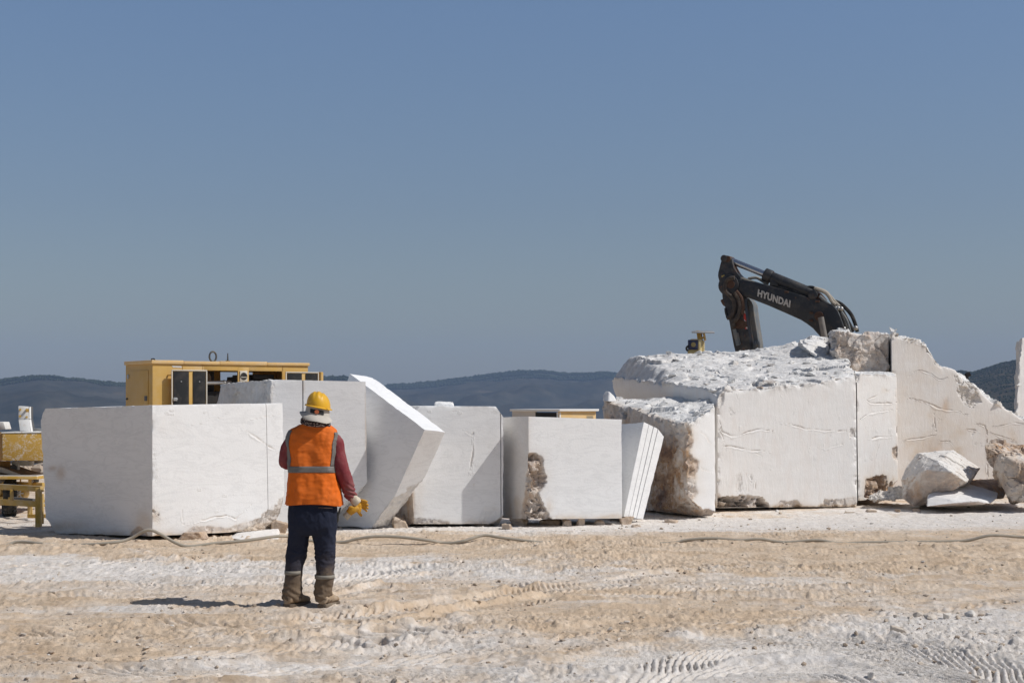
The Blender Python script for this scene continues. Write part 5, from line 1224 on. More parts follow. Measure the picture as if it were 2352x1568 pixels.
pos = np.array(A_)[None] + uu[:, None] * np.array(B_ - A_)[None] + vv[:, None] * np.array(D_ - A_)[None] + co[:, 2:3] * np.array(nrm)[None]
me.vertices.foreach_set('co', pos.astype(np.float32).ravel()); me.update(); me.name = 'lettering'
link_mesh('lettering', me, paint('off_white_lettering', (.52, .50, .47), (.3, .26, .22), .35, .6, 10), boom)
# machine house, cab and tracks behind the stones
ft_ = ep(2090, 1330); hx = Vector((-du.x, -du.y, 0)); hy = Vector((nrm.x, nrm.y, 0))
MH = Matrix(((hx.x, hy.x, 0, ft_.x), (hx.y, hy.y, 0, ft_.y), (0, 0, 1, 0), (0, 0, 0, 1)))
def hb_(name, x0, x1, y0, y1, z0, z1, mat, bev=.05, par=None): return MB(MH).box(x0, x1, y0, y1, z0, z1).build(name, mat, par or exc, bevel=bev)
M_HOUSE = paint('grey_and_yellow_body_paint', (.50, .33, .06), (.6, .5, .38), .3, .45)
hb_('house', -.3, 2.6, -1.3, 1.3, .98, 2.1, M_HOUSE); hb_('counterweight', 2.6, 3.3, -1.35, 1.35, .95, 2.0, M_BOOM, .15); hb_('turntable', .2, 1.8, -.8, .8, .75, .975, M_GREYM, .02)
cbn = hb_('cab', -.5, .9, -1.35, -.35, 2.103, 2.9, M_BOOM, .1); hb_('cab_glass', -.45, .85, -1.36, -1.345, 2.3, 2.8, NT('dark_cab_glass').out((.03, .04, .05), .08), .01, cbn)
for s_ in (-1, 1):
    t_ = MB(MH); rr = [(-1.6, .0), (2.6, .0), (3.0, .35), (2.6, .72), (-1.6, .72), (-2.0, .35)]
    t_.prism([(x, s_ * 1.0 - .3, z_) for x, z_ in rr], (0, .6, 0)); t_.build('track', M_BLK, exc, bevel=.08)
# dark exhaust stub peeping over the wedge
pp = W(2219, 861, 41.0); eb = MB(); eb.tube(smooth_path([(pp[0] - .02, 41, 1.9), (pp[0], 41, pp[2] - .12), (pp[0] + .02, 41, pp[2]), (pp[0] + .1, 41, pp[2] + .03)], 4), .06, 10)
eb.build('exhaust_stack', M_BLK, exc)
# ------------------------------------------------------------------ the worker (seen from behind)
PY = 13.5; KP = PY / 6428.0; PX0 = (1250 - 2048) / 6428 * PY; PZ0 = gz(PX0, PY)
def q(x, y, d=0.0):
    """full-size photo point -> world, d metres further from the viewer"""
    return np.array([(x - 2048) / 6428 * PY, PY + d, PZ0 + (2434 - y) * KP * 1.0])
def wz(y): return PZ0 + (2434 - y) * KP
def ring(xl, xr, y, ry, d=0.0, pw=2.4, n=48, tilt=0.0, tw=0.0):
    cx, cz = ((xl + xr) / 2 - 2048) / 6428 * PY, wz(y); rx = (xr - xl) / 2 * KP
    out = []
    for k in range(n):
        a = 2 * math.pi * k / n; c, s = math.cos(a), math.sin(a)
        ux = math.copysign(abs(c) ** (2 / pw), c) * rx; uy = math.copysign(abs(s) ** (2 / pw), s) * ry
        out.append((cx + ux, PY + d + uy, cz - tilt * ux + tw * uy))
    return out
def rings_interp(spec, steps=5, **kw):
    S = smooth_path(spec, steps)
    return [ring(*s[:5], **kw) for s in S]

def limb(mb, pts, radii, seg=14, n=5):
    S = smooth_path([list(p) + [r] for p, r in zip(pts, radii)], n)
    mb.tube([s[:3] for s in S], [max(.003, s[3]) for s in S], seg)

# --- skeleton points
L_SH, L_EL, L_WR = q(1178, 1768, .0), q(1141, 1852, .07), q(1190, 1842, .30)
R_SH, R_EL, R_WR = q(1332, 1772, .0), q(1368, 1888, -.02), q(1408, 2003, .05)
HEADC = q(1271, 1655, .01)
# --- body
b = MB()
b.loft(rings_interp([(1195, 1315, 1712, .055, .0), (1160, 1345, 1752, .085, .0), (1168, 1336, 1800, .105, .01), (1174, 1332, 1880, .10, .01), (1180, 1328, 1960, .095, .01), (1172, 1336, 2040, .11, .0), (1176, 1332, 2090, .11, .0), (1200, 1310, 2120, .09, .0)][::-1], 3, n=28))
limb(b, [q(1262, 1730), q(1266, 1700), q(1268, 1670)], [.062, .058, .056])
b.sphere(HEADC, (.076, .098, .118), 20, 14)
b.sphere(HEADC + np.array([0, .03, -.06]), (.058, .068, .062), 16, 10)      # jaw
b.loft([[HEADC + np.array([sx_ * w_, .085 + d_, z_]) for sx_, d_ in ((-1, 0), (0, pr), (1, 0), (0, -.02))] for w_, pr, z_ in ((.010, .012, .02), (.013, .022, -.005), (.017, .030, -.022), (.012, .010, -.032))])   # nose
for s_ in (-1, 1):
    b.sphere(HEADC + np.array([s_ * .079, .0, -.005]), (.012, .02, .032), 10, 8)   # ear
    b.sphere(HEADC + np.array([s_ * .03, .084, .012]), (.015, .012, .011), 10, 6)  # eye
b.sphere(HEADC + np.array([0, .088, -.062]), (.025, .012, .009), 10, 6)          # mouth
limb(b, [L_SH, (L_SH + L_EL) / 2 + np.array([-.01, 0, 0]), L_EL, (L_EL * .5 + L_WR * .5), L_WR], [.052, .047, .040, .038, .027])
limb(b, [R_SH, (R_SH + R_EL) / 2 + np.array([.005, 0, 0]), R_EL, (R_EL + R_WR) / 2, R_WR], [.052, .047, .040, .037, .027])
def hand(mb, wr, fdir, side, palm_n, L=.175, curl=.5, fan=.16, th=1.0, rs=1.0):
    """palm, four unequal bent fingers and a thumb; fdir finger direction, side towards the thumb, palm_n out of the palm"""
    f, s_, n_ = (np.array(v, float) / np.linalg.norm(v) for v in (fdir, side, palm_n))
    wr = np.array(wr, float); pl = L * .5
    mb.loft([[wr + f * t_ + s_ * math.cos(a) * w_ + n_ * math.sin(a) * h_ for a in np.linspace(0, 2 * math.pi, 13)[:-1]] for t_, w_, h_ in ((-.02, .026, .02), (.015, .032, .019), (pl * .55, .041, .018), (pl, .042, .015), (pl + .012, .038, .010))])
    for k, (o, ln) in enumerate(((.031, .92), (.010, 1.0), (-.011, .94), (-.031, .74))):
        base = wr + f * (pl - .005) + s_ * o; d0 = f + s_ * (o / .031) * fan; ll = L * .5 * ln
        p1 = base + d0 * ll * .45; a1 = curl
        d1 = d0 * math.cos(a1) + n_ * math.sin(a1); p2 = p1 + d1 * ll * .32
        d2 = d0 * math.cos(a1 * 1.8) + n_ * math.sin(a1 * 1.8); p3 = p2 + d2 * ll * .25
        mb.tube(smooth_path([base, p1, p2, p3], 3), [v * rs for v in np.linspace(.0105, .0075, 10)], 10)
    b0 = wr + f * .02 + s_ * .028; t1 = b0 + (f * .5 + s_ * .75 + n_ * .35) * .04; t2 = t1 + (f * .85 + s_ * .35 + n_ * .5) * .034; t3 = t2 + (f * .95 + s_ * .05 + n_ * .5) * .026
    mb.tube(smooth_path([b0, t1, t2, t3], 3), [v * rs for v in np.linspace(.014, .009, 10)], 10)
hand(b, L_WR, (.35, .75, .35), (-.2, -.2, .9), (.9, -.35, 0), curl=.75)
for (hx_, ky, kx, ax_, ay) in ((1205, 2225, 1188, 1166, 2400), (1296, 2230, 1296, 1302, 2405)):
    limb(b, [q(hx_, 2080), q((hx_ + kx) / 2, 2150, .01), q(kx, ky, .02), q((kx + ax_) / 2 + 1, 2300, -.02), q(ax_, ay, -.01)], [.085, .078, .056, .052, .036])
    limb(b, [q(ax_, 2412, -.03), q(ax_ + 15, 2418, .06), q(ax_ + 30, 2422, .14)], [.04, .04, .025])
V, N, Q = remesh(b, .007, 3)
M_SKIN = paint('skin', (.36, .20, .13), (.42, .26, .18), .2, .55, 14)
per = link_mesh('person', py_mesh('person', V, Q), M_SKIN, None, (PX0, PY, PZ0))
tag(per, 'worker seen from behind in orange vest and yellow helmet, dark dusty trousers, holding work gloves', 'person')

def cloth(name, mb, voxel, mat, parent, wr=(.006, 9, 1.0), sm=4, stretch=(1, 1, 1), seed=0, extra=None):
    V, N, Q = remesh(mb, voxel, sm)
    P = V * np.array(stretch)
    d = fbm(P, wr[1], 3, seed, .5, 1) * wr[0]
    if extra is not None: d = d + extra(V)
    return link_mesh(name, py_mesh(name, V + N * d[:, None], Q), mat, parent)
# --- shirt: sleeves and collar area
sh = MB()
sh.loft(rings_interp([(1180, 1330, 2010, .10, .01), (1180, 1330, 1900, .10, .01), (1172, 1336, 1800, .105, .01), (1166, 1344, 1752, .085, .0), (1205, 1318, 1716, .06, 0)], 3, n=28))
limb(sh, [L_SH + np.array([.03, 0, .01]), L_SH + np.array([-.012, .005, -.03]), (L_SH + L_EL) / 2 + np.array([-.018, 0, -.01]), L_EL + np.array([.0, -.01, -.022]), L_EL * .6 + L_WR * .4 + np.array([0, 0, -.01]), L_WR * .95 + L_EL * .05], [.06, .066, .066, .060, .056, .044])
limb(sh, [R_SH + np.array([-.03, 0, .01]), R_SH + np.array([.022, .0, -.02]), q(1352, 1830, -.0), R_EL + np.array([-.002, 0, 0]), q(1385, 1945, .02), q(1396, 1985, .04), q(1403, 2001, .048), q(1408, 2012, .052)], [.058, .062, .060, .062, .057, .050, .046, .040])
n = NT('maroon_cotton'); n.bump(n.noise(160, 3), .3, .003)
M_SHIRT = n.out(n.mix(n.ramp(n.noise(7, 7, .65), [(.4, 0.0), (.8, .45)]), n.mix(n.noise(3, 3), (.175, .032, .040), (.25, .055, .062)), (.36, .24, .21)), .9, 0, .1)
def fold(V):      # bunched rings down the lower sleeve
    k = sstep(wz(1930), wz(1985), V[:, 2]) * sstep(q(1360, 0)[0], q(1380, 0)[0], V[:, 0])
    return k * .007 * np.sin((V[:, 2] + .5 * V[:, 0] + .02 * fbm(V, 12, 2, 3)) * 170)
shirt = cloth('shirt', sh, .007, M_SHIRT, per, (.006, 11, 1), 4, (1, 1, .6), 5, fold)
# --- vest: one surface used for cloth and strips
VS = smooth_path([(1144, 1367, 2030, .155, .0), (1148, 1362, 1995, .150, .0), (1153, 1353, 1950, .145, .005), (1156, 1345, 1902, .140, .01), (1157, 1341, 1860, .138, .012), (1151, 1347, 1815, .135, .012), (1147, 1352, 1780, .125, .010), (1150, 1349, 1752, .110, .006), (1161, 1342, 1734, .092, .004), (1184, 1328, 1721, .078, .002), (1205, 1316, 1711, .066, .0)], 12)
VS = np.array(VS)
def vest_pt(t, a, off=0.0):
    """t along the height index (float), a angle (-pi/2 = towards the viewer)"""
    i = int(min(max(t, 0), len(VS) - 1.001)); f = t - i; s_ = VS[i] * (1 - f) + VS[i + 1] * f
    c, sn = math.cos(a), math.sin(a); pw = 2.7
    cx = ((s_[0] + s_[1]) / 2 - 2048) / 6428 * PY; rx = (s_[1] - s_[0]) / 2 * KP + off; ry = s_[3] + off
    x = cx + math.copysign(abs(c) ** (2 / pw), c) * rx; y = PY + s_[4] + math.copysign(abs(sn) ** (2 / pw), sn) * ry
    z = wz(s_[2]) + off * .3
    lo = t / len(VS)
    hem = max(0, 1 - t / 45.)
    fo = .007 * hem * math.sin(a * 9 + 1.3 * math.sin(a * 3)) + .0035 * math.sin(a * 5 + t * .13) * math.sin(t * .09 + a * 2)
    x += c * fo; y += sn * fo
    dent = -.016 * math.exp(-((a + math.pi / 2) / .18) ** 2) * math.exp(-((t - 62) / 30.) ** 2)      # hollow along the spine
    y -= dent
    if a > -2.9: z += -.010 * hem * max(0, math.cos(a)) ** 2 + .006 * hem * math.sin(a * 3)
    return (x, y, z)
NA = 144; NTt = len(VS)
AA = [2 * math.pi * k / NA - math.pi for k in range(NA)]
vv = [vest_pt(t, a) for t in range(NTt) for a in AA]
vv = np.array(vv); P = vv.copy()
nrmV = np.stack([np.cos(np.tile(AA, NTt)), np.sin(np.tile(AA, NTt)), np.zeros(len(vv))], 1)
wr_ = .0085 * fbm(P * np.array([1.5, 1, .7]), 7, 3, 9, .5, 1) + .005 * fbm(P * np.array([.8, 1, 2.0]), 9, 2, 19, .5, 1) + .0025 * fbm(P * np.array([1, 1, 1.6]), 22, 2, 4)
vv += nrmV * wr_[:, None]
vq = [(t * NA + k, t * NA + (k + 1) % NA, (t + 1) * NA + (k + 1) % NA, (t + 1) * NA + k) for t in range(NTt - 1) for k in range(NA)]
vi = vv.copy() - nrmV * .006                                    # inner lining for thickness
vq += [tuple(len(vv) + i for i in f[::-1]) for f in vq[:(NTt - 1) * NA]]
vq += [(k, len(vv) + k, len(vv) + (k + 1) % NA, (k + 1) % NA) for k in range(NA)] + [((NTt - 1) * NA + k, (NTt - 1) * NA + (k + 1) % NA, len(vv) + (NTt - 1) * NA + (k + 1) % NA, len(vv) + (NTt - 1) * NA + k) for k in range(NA)]
n = NT('orange_safety_cloth'); n.bump(n.voro(230), .25, .002)
M_VEST = n.out(n.mix(n.ramp(n.noise(4, 6, .6), [(.40, 0.0), (.80, .5)]), (.74, .15, .012), (.56, .17, .045)), .75, 0, .2)
vest = link_mesh('vest', py_mesh('vest', np.concatenate([vv, vi]), vq), M_VEST, per)
n = NT('grey_reflective_tape'); n.bump(n.noise(120, 3), .15, .002)
M_TAPEG = n.out(n.mix(n.noise(9, 5), (.155, .145, .135), (.21, .195, .18)), .55, .1, .3)
def vest_wr(t, a):
    i = int(round(t)); j = int(round((a + math.pi) / (2 * math.pi) * NA)) % NA
    return wr_[min(i, NTt - 1) * NA + j]
def strip(name, fn, nu, nv, off=.0035):
    V = []
    for i in range(nu + 1):
        for j in range(nv + 1):
            t, a = fn(i / nu, j / nv); p = vest_pt(t, a, 0); w_ = vest_wr(t, a) + off
            V.append((p[0] + math.cos(a) * w_, p[1] + math.sin(a) * w_, p[2]))
    n0 = len(V); Vi = []
    F = [(i * (nv + 1) + j, (i + 1) * (nv + 1) + j, (i + 1) * (nv + 1) + j + 1, i * (nv + 1) + j + 1) for i in range(nu) for j in range(nv)]
    me = py_mesh(name, V, F)
    o = link_mesh(name, me, M_TAPEG, vest); m = o.modifiers.new('thick', 'SOLIDIFY'); m.thickness = .0015; m.offset = 0
    return o
def t_of(y): return float(np.interp(-y, -VS[:, 2], np.arange(NTt)))
strip('reflective_strip', lambda u, v: (t_of(1902) + (t_of(1877) - t_of(1902)) * v, -math.pi + u * 2 * math.pi), 96, 6)
def vx_angle(x, y, front=True):
    t = t_of(y); i = int(min(t, NTt - 1.001)); s_ = VS[i]
    c = ((x - (s_[0] + s_[1]) / 2) / ((s_[1] - s_[0]) / 2)); c = max(-.999, min(.999, c)); pw = 2.7
    # superellipse inverse
    sn = (max(0, 1 - abs(c) ** pw)) ** (1 / pw)
    cc = math.copysign(abs(c) ** (pw / 2), c); ss = sn ** (pw / 2)
    return math.atan2(-ss, cc)
def vstrip(path, hw):
    P = smooth_path(path, 6)
    def f(u, v):
        k = u * (len(P) - 1); i = int(min(k, len(P) - 2)); fr = k - i; x, y = P[i] * (1 - fr) + P[i + 1] * fr
        return t_of(y), vx_angle(x + (v - .5) * 2 * hw, y)
    return strip('reflective_strip', f, 30, 6, .0042)
vstrip([(1164, 1876), (1164, 1850), (1160, 1815), (1156, 1785), (1158, 1758), (1167, 1734)], 8.5)
vstrip([(1332, 1876), (1334, 1850), (1337, 1815), (1340, 1785), (1346, 1762), (1344, 1742)], 9)
# --- trousers
tr = MB()
tr.loft(rings_interp([(1160, 1346, 1985, .125, .0), (1157, 1347, 2020, .13, .0), (1155, 1348, 2060, .138, -.005), (1156, 1346, 2110, .135, -.005), (1160, 1342, 2150, .11, .0)], 3, n=36))
tr.loft(rings_interp([(1159, 1245, 2080, .11, .0), (1157, 1236, 2140, .108, .005), (1153, 1229, 2190, .096, .015), (1148, 1218, 2240, .085, .02), (1145, 1208, 2290, .082, .0), (1143, 1205, 2340, .080, -.015), (1138, 1204, 2375, .082, -.015), (1136, 1203, 2400, .085, -.01), (1137, 1200, 2412, .08, -.01)], 3, n=30))
tr.loft(rings_interp([(1240, 1344, 2080, .11, .0), (1246, 1341, 2140, .106, .005), (1260, 1337, 2190, .094, .012), (1265, 1335, 2240, .085, .02), (1268, 1333, 2290, .084, .0), (1266, 1334, 2330, .082, -.015), (1262, 1328, 2365, .084, -.015), (1262, 1324, 2395, .086, -.01), (1268, 1322, 2412, .08, -.01)], 3, n=30))
def knee(V):
    z_ = V[:, 2]; a = fbm(V * np.array([1, 1, 2.2]), 10, 3, 14, .5, 1)
    low = sstep(wz(2330), wz(2390), z_); mid = np.exp(-((z_ - wz(2235)) / .09) ** 2)
    s_ = np.sin((z_ * 1.0 + (V[:, 0] * .6)) * 95 + 6 * fbm(V, 6, 2, 2))
    return .012 * low * a + .005 * low * s_ + .013 * mid * a
n = NT('dusty_navy_trousers'); s_ = n.sep()
hgt = n.math('ADD', s_[2], n.math('MULTIPLY', n.math('SUBTRACT', n.noise(9, 7, .65), .5), .35))
dirt = n.ramp(hgt, [(.14, .92), (.25, .70), (.33, .20), (.45, .06), (.7, .03)])
n.bump(n.noise(140, 3), .3, .003)
M_TROU = n.out(n.mix(dirt, n.mix(n.noise(5, 5), (.012, .017, .032), (.024, .032, .060)), n.mix(n.noise(8, 5), (.13, .088, .055), (.25, .185, .125))), .9, 0, .1)
trou = cloth('trousers', tr, .007, M_TROU, per, (.011, 9, 1), 4, (1, 1, .8), 21, knee)
def band(xl, xr, y0, y1, ry, d):
    m = MB(); n_ = 40
    m.loft([ring(xl, xr, y0, ry, d, n=n_), ring(xl, xr, y1, ry, d, n=n_)], cap=False)
    o = m.build('reflective_band', paint('dusty_reflective_band', (.25, .23, .195), (.34, .28, .21), .5, .7, 12), trou)
    md = o.modifiers.new('thick', 'SOLIDIFY'); md.thickness = .003
    return o
band(1139, 1209, 2308, 2293, .103, -.008); band(1260, 1339, 2325, 2310, .103, -.012)
pk = MB(); pk.prism([q(1282, 2037, -.148), q(1338, 2040, -.143), q(1337, 2043, -.145), q(1282, 2041, -.15)], (0, .004, 0)); pk.build('pocket_seam', paint('brown_pocket_seam', (.10, .055, .04), amount=.1), trou)
# --- boots
M_BOOT = paint('dusty_tan_leather', (.34, .24, .15), (.52, .43, .33), .6, .85, 9); M_SOLE = paint('dusty_sole', (.12, .09, .065), (.42, .34, .25), .5, .9, 9)
for (hx_, tx, ty, dh, dt) in ((1164, 1226, 2412, -.06, .14), (1300, 1338, 2420, -.06, .15)):
    bt = MB(); heel = q(hx_, 2420, dh); toe = q(tx, 2420, dt); d_ = toe - heel; d_[2] = 0; L_ = np.linalg.norm(d_); d_ /= L_; sd = np.array([d_[1], -d_[0], 0])
    prof = [(-.045, .030, .02), (-.03, .045, .085), (.02, .048, .105), (.07, .047, .10), (.12, .049, .078), (.17, .050, .060), (.21, .044, .050), (.24, .022, .035)]
    sc_ = (L_ + .045) / .285
    rr = []
    for t_, w_, h_ in prof:
        c_ = heel + d_ * t_ * sc_; zb_ = PZ0 + .018
        rr.append([c_ + sd * (w_ * math.cos(a)) + np.array([0, 0, zb_ - c_[2] + h_ * .5 + h_ * .5 * math.sin(a)]) for a in np.linspace(0, 2 * math.pi, 17)[:-1]])
    bt.loft(rr); limb(bt, [heel + np.array([.0, .025, .04]), heel + np.array([.0, .03, .12])], [.052, .050])
    o = cloth('boot', bt, .006, M_BOOT, per, (.003, 16, 1), 3, seed=7)
    so = MB(); out = []
    for t_, w_ in ((-.05, .02), (-.045, .04), (-.02, .048), (.05, .045), (.12, .051), (.18, .052), (.22, .044), (.245, .02)): out.append((t_, w_))
    poly = [heel + d_ * t_ * sc_ + sd * w_ for t_, w_ in out] + [heel + d_ * t_ * sc_ - sd * w_ for t_, w_ in out[::-1]]
    for p in poly: p[2] = PZ0 - .012
    so.prism(poly, (0, 0, .034)); so.build('sole', M_SOLE, o, bevel=.005)
# --- scarf
n = NT('checked_scarf'); 
vc = n.voro(70, n.mapping((1, 1, 1.6), (.4, .3, .6)))
M_SCARF = n.out(n.ramp(vc, [(.25, (.62, .58, .52)), (.38, (.16, .08, .07)), (.55, (.035, .03, .032))], 'LINEAR'), .95, 0, .1)
scf = MB(); rr = []
for t_, (y, w_, d_) in enumerate(((1722, 1.0, 0), (1712, 1.12, 0), (1702, 1.1, 0), (1694, 1.06, 0), (1688, .9, 0))):
    rr.append(ring(1264 - 55 * w_, 1264 + 52 * w_, y, .088 * w_, .01, 2.1, 40, tilt=.16))
scf.loft(rr, cap=True)
scf.tube(smooth_path([q(1302, 1705, -.05), q(1314, 1718, -.03), q(1320, 1734, .02), q(1318, 1742, .08)], 5), .020, 12)
scf.tube(smooth_path([q(1210, 1700, -.03), q(1240, 1709, -.085), q(1280, 1713, -.088), q(1312, 1716, -.04)], 5), .017, 12)
cloth('scarf', scf, .005, M_SCARF, per, (.006, 24, 1), 2, seed=2)
# --- cloth sun hat under the helmet
M_HAT = NT('grey_hat_cloth'); n = M_HAT; n.bump(n.noise(120, 4), .4, .003)
M_HAT = n.out(n.mix(n.noise(8, 6, .6), (.44, .40, .345), (.58, .54, .48)), .95, 0, .1)
TL = .18
hat = MB(); NR = 56
def hatring(cx, y, rx, ry, d, tilt, drop=0.0):
    out = []
    for k in range(NR):
        a = 2 * math.pi * k / NR; c, s_ = math.cos(a), math.sin(a)
        out.append(((cx - 2048) / 6428 * PY + c * rx, PY + d + s_ * ry, wz(y) - tilt * c * rx + drop * (s_ ** 2) * -.02 + .004 * math.sin(a * 5)))
    return out
rings_o = [hatring(1272, 1632, .090, .105, .0, TL), hatring(1271, 1652, .098, .112, .0, TL), hatring(1270, 1668, .102, .116, .0, TL)]
def brim(r, y, dr):
    out = []
    for k in range(NR):
        a = 2 * math.pi * k / NR; c, s_ = math.cos(a), math.sin(a)
        rx, ry = .102 + r * .034, .116 + r * .055
        lift = .030 * max(0, -c) ** 2 * r                          # brim turned up at the left
        out.append(((1264 - 2048) / 6428 * PY + c * rx, PY + s_ * ry, wz(y) - TL * c * rx - dr * (0.45 + .55 * max(0, -s_)) + lift + r * .005 * math.sin(a * 4 + 1)))
    return out
rings_o += [brim(.35, 1672, .008), brim(.7, 1676, .024), brim(1.0, 1679, .040)]
rings_i = [brim(1.0, 1679, .044), brim(.7, 1676, .029), brim(.3, 1674, .012)]
hat.loft(rings_o + rings_i, cap=True)
hb2 = hat.build('sun_hat', M_HAT, per, smooth=70)
# adjuster strap of the helmet with orange knob
def hatpt(a, y, off): 
    c, s_ = math.cos(a), math.sin(a); rx, ry = .097 + off, .111 + off
    return np.array([(1271 - 2048) / 6428 * PY + c * rx, PY + s_ * ry, wz(y) - TL * c * rx])
# --- helmet
hm_ = MB(); NH = 64; HC_ = np.array([(1274 - 2048) / 6428 * PY, PY + .0, wz(1641)]); TH = .20
def hp(a, e, grow=0.0):
    c, s_ = math.cos(a), math.sin(a); rx, ry, rz = .100 + grow, .122 + grow, .124 + grow
    x = math.cos(e) ** .82 * c * rx; y = math.cos(e) ** .82 * s_ * ry; z_ = math.sin(e) ** .95 * rz if e > 0 else 0
    rid = 0
    for xr, wd, hh in ((0, .011, .006), (-.040, .008, .004), (.040, .008, .004)): rid = max(rid, hh * math.exp(-((x - xr) / wd) ** 4) * sstep(.35, .8, e))
    z_ += float(rid)
    return HC_ + np.array([x + .25 * z_ * TH, y, z_ - TH * x])
rr = []
for e in np.linspace(0, math.pi / 2 - .02, 22): rr.append([hp(2 * math.pi * k / NH, e) for k in range(NH)])
inner = [[hp(2 * math.pi * k / NH, e, -.006) for k in range(NH)] for e in np.linspace(math.pi / 2 - .05, 0, 8)]
hm_.loft(rr, cap=False); hm_.add([hp(0, math.pi / 2 - .001)] + rr[-1], [(0, 1 + k, 1 + (k + 1) % NH) for k in range(NH)])
M_HELM = paint('scuffed_yellow_plastic', (.70, .385, .022), (.55, .38, .17), .75, .42, 6)
helm = hm_.build('hard_hat', M_HELM, per, smooth=40)
br2 = MB()
def bp(k, g, z_): 
    a = 2 * math.pi * k / NH; c, s_ = math.cos(a), math.sin(a)
    ry = .122 + g + (.03 * max(0, s_) ** 2)
    x = c * (.100 + g); return HC_ + np.array([x, s_ * ry, z_ - TH * x])
br2.loft([[bp(k, g, z_) for k in range(NH)] for g, z_ in ((-.004, .006), (.010, .002), (.016, -.004), (.014, -.009), (.006, -.006), (-.004, -.002))], cap=False)
br2.build('brim', M_HELM, helm, smooth=50)
for a_ in (3.75, 5.6): MB().sphere(hp(a_, .03) + np.array([0, -.012, -.004]), (.014, .01, .008), 10, 6).build('rivet', M_HELM, helm)
st2 = MB(); aa = np.linspace(-2.05, -.95, 15)
st2.loft([[hatpt(a, y, o_) for y, o_ in ((1652, .004), (1652, .010), (1668, .012), (1668, .004))] for a in aa]); st = st2.build('adjuster_strap', M_BLK, helm)
kc = hatpt(-1.50, 1660, .012)
MB().cyl(kc, kc + np.array([.0, -.010, 0]), .018, 14).build('adjuster_knob', paint('orange_red_plastic', (.62, .13, .03), amount=.2), st)
st3 = MB(); aa = np.linspace(-2.6, -.5, 21)
st3.loft([[hatpt(a, y, o_) for y, o_ in ((1640, .001), (1640, .004), (1650, .006), (1650, .001))] for a in aa]); st3.build('headband', paint('dusty_headband', (.40, .36, .31), amount=.3), helm)
# --- gloved right hand
M_GLY = paint('yellow_work_glove', (.58, .29, .025), (.42, .28, .13), .5, .8, 12); M_GLC = paint('cream_glove_cloth', (.60, .52, .40), (.36, .28, .2), .35, .9, 20)
gl = MB()
fd = np.array([.052, .012, -.052]); 
hand(gl, q(1416, 2017, .05), (1.0, .15, -.42), (-.2, .5, -.8), (-.35, .25, -.9), L=.135, curl=.2, fan=.26, rs=1.1)
gl.sphere(q(1431, 2036, .05), (.030, .030, .032), 14, 10)
limb(gl, [q(1424, 2038, .04), q(1418, 2050, .03), q(1410, 2054, .03)], [.026, .024, .016])
gv_ = cloth('glove', gl, .004, M_GLY, per, (.002, 30, 1), 2, seed=4)
bk = MB(); limb(bk, [q(1408, 2006, .045), q(1416, 2014, .035), q(1425, 2022, .025), q(1433, 2029, .022)], [.034, .040, .042, .030]); cloth('glove_cuff', bk, .004, M_GLC, gv_, (.003, 25, 1), 2, seed=5)
# --- spare glove held in that hand: a thing of its own
sg_ = thing('work_glove', q(1395, 2085, .03), 'limp yellow work glove with cream cuff, held in the worker\'s hand', 'glove')
g2 = MB(); limb(g2, [q(1428, 2044, .03), q(1416, 2050, .02), q(1402, 2058, .02), q(1394, 2066, .02)], [.022, .030, .032, .028])
for (dx, dy) in ((16, -6), (20, 2), (17, 9), (12, 15)): limb(g2, [q(1424, 2046, .03), q(1424 + dx * .6, 2046 + dy, .035), q(1424 + dx, 2047 + dy * 1.4, .045)], [.012, .0115, .009], 10)
limb(g2, [q(1412, 2044, .0), q(1402, 2042, -.005), q(1395, 2047, -.005)], [.013, .011, .009], 10)
cloth('glove_palm', g2, .004, M_GLY, sg_, (.003, 25, 1), 2, seed=6)
cf = MB(); cf.loft([[q(x + dx * w_, y + dy * w_, .02 + dd_) for dx, dy, dd_ in ((-9, -10, 0), (-4, -4, -.02), (4, 5, -.02), (9, 11, 0), (4, 5, .02), (-4, -4, .02))] for x, y, w_ in ((1402, 2058, .95), (1394, 2067, 1.0), (1386, 2076, 1.05), (1379, 2083, 1.15))])
cloth('glove_cuff', cf, .004, M_GLC, sg_, (.003, 25, 1), 2, seed=8)
# --- black handset clipped at the hip
rd = thing('handset', q(1352, 2080, -.02), 'black handset with stub aerial hanging at the worker\'s right hip', 'radio handset')
rb = MB(); rb.prism([q(1346, 2062, -.03), q(1358, 2060, -.03), q(1355, 2098, -.03), q(1343, 2106, -.03)], (0, .04, 0)); rb.build('case', M_BLK, rd, bevel=.006)
MB().tube([q(1355, 2068, -.01), q(1360, 2050, -.01), q(1363, 2042, -.01)], [.009, .008, .006], 10).build('aerial', M_BLK, rd)
MB().tube(smooth_path([q(1350, 2100, -.01), q(1345, 2108, -.015), q(1342, 2114, -.01)], 4), [.008] * 9, 8).build('strap', M_BLK, rd)
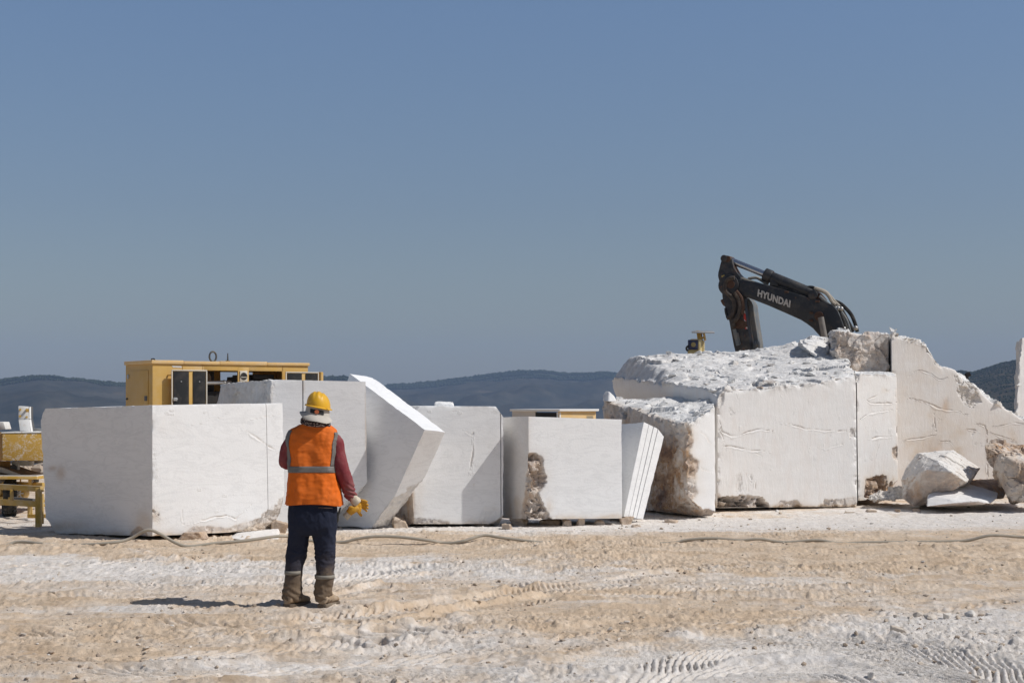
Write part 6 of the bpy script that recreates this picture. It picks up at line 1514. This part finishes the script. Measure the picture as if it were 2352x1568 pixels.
# ------------------------------------------------------------------ light, sky, air, camera
EL, AZ = R(48), R(101)          # sun height; bearing clockwise from the view direction
wd = bpy.data.worlds.new('World'); SC.world = wd; wd.use_nodes = True
nt = wd.node_tree; bg = nt.nodes['Background']
sky = nt.nodes.new('ShaderNodeTexSky'); sky.sky_type = 'NISHITA'; sky.sun_disc = False
sky.sun_elevation = EL; sky.sun_rotation = AZ; sky.altitude = 300; sky.air_density = 1.0; sky.dust_density = 1.0; sky.ozone_density = 1.5
tcw = nt.nodes.new('ShaderNodeTexCoord'); sxyz = nt.nodes.new('ShaderNodeSeparateXYZ'); nt.links.new(tcw.outputs['Generated'], sxyz.inputs[0])
rmp = nt.nodes.new('ShaderNodeValToRGB'); nt.links.new(sxyz.outputs[2], rmp.inputs[0]); er = rmp.color_ramp     # deeper blue a little above the horizon
er.elements[0].position = .03; er.elements[0].color = (1.10, 1.05, 1.0, 1); er.elements[1].position = .5; er.elements[1].color = (1.0, 1.0, 1.0, 1)
for p_, c_ in ((.12, (1.08, 1.07, 1.13, 1)), (.24, (1.22, 1.29, 1.42, 1)), (.34, (1.1, 1.12, 1.2, 1))):
    el = er.elements.new(p_); el.color = c_
mxw = nt.nodes.new('ShaderNodeMix'); mxw.data_type = 'RGBA'; mxw.blend_type = 'MULTIPLY'; mxw.inputs[0].default_value = 1.0; mxw.clamp_result = False
nt.links.new(sky.outputs[0], mxw.inputs[6]); nt.links.new(rmp.outputs[0], mxw.inputs[7])
nt.links.new(mxw.outputs[2], bg.inputs[0]); bg.inputs[1].default_value = .06
sl_ = bpy.data.lights.new('sun', 'SUN'); sl_.energy = 3.65; sl_.angle = R(.53); sl_.color = (1, .975, .94)
so_ = bpy.data.objects.new('sun', sl_); COL.objects.link(so_)
sd_ = Vector((math.cos(EL) * math.sin(AZ), math.cos(EL) * math.cos(AZ), math.sin(EL)))
so_.rotation_euler = sd_.to_track_quat('Z', 'Y').to_euler(); so_.location = sd_ * 60
# haze
hz_b = MB().box(-9000, 9000, -80, 9000, -420, 330)
HAZE_D = 1.15e-4
hm2 = bpy.data.materials.new('haze'); hm2.use_nodes = True
for nd in list(hm2.node_tree.nodes):
    if nd.type != 'OUTPUT_MATERIAL': hm2.node_tree.nodes.remove(nd)
pv = hm2.node_tree.nodes.new('ShaderNodeVolumePrincipled'); pv.inputs['Density'].default_value = HAZE_D; pv.inputs['Color'].default_value = (.50, .68, 1.0, 1); pv.inputs['Anisotropy'].default_value = 0.0
hm2.node_tree.links.new(pv.outputs[0], [x for x in hm2.node_tree.nodes if x.type == 'OUTPUT_MATERIAL'][0].inputs['Volume'])
tag(hz_b.build('haze', hm2), kind='stuff')
cam = bpy.data.cameras.new('camera'); cam.sensor_width = 36; cam.lens = 36 * FPX / 2352; cam.clip_start = .1; cam.clip_end = 30000
cam.shift_y = (HY - 784) / 2352
co_ = bpy.data.objects.new('camera', cam); COL.objects.link(co_); co_.location = (0, 0, HC); co_.rotation_euler = (R(90), 0, 0); SC.camera = co_
SC.render.engine = 'CYCLES'
SC.cycles.use_denoising = True
try: SC.cycles.denoiser = 'OPENIMAGEDENOISE'; SC.cycles.denoising_input_passes = 'RGB_ALBEDO_NORMAL'
except Exception: pass
SC.cycles.max_bounces = 6; SC.cycles.diffuse_bounces = 4; SC.cycles.volume_bounces = 0; SC.cycles.volume_step_rate = 1
vs = SC.view_settings; vs.view_transform = 'Standard'; vs.look = 'None'; vs.exposure = 0.0; vs.gamma = 1; vs.use_curve_mapping = False
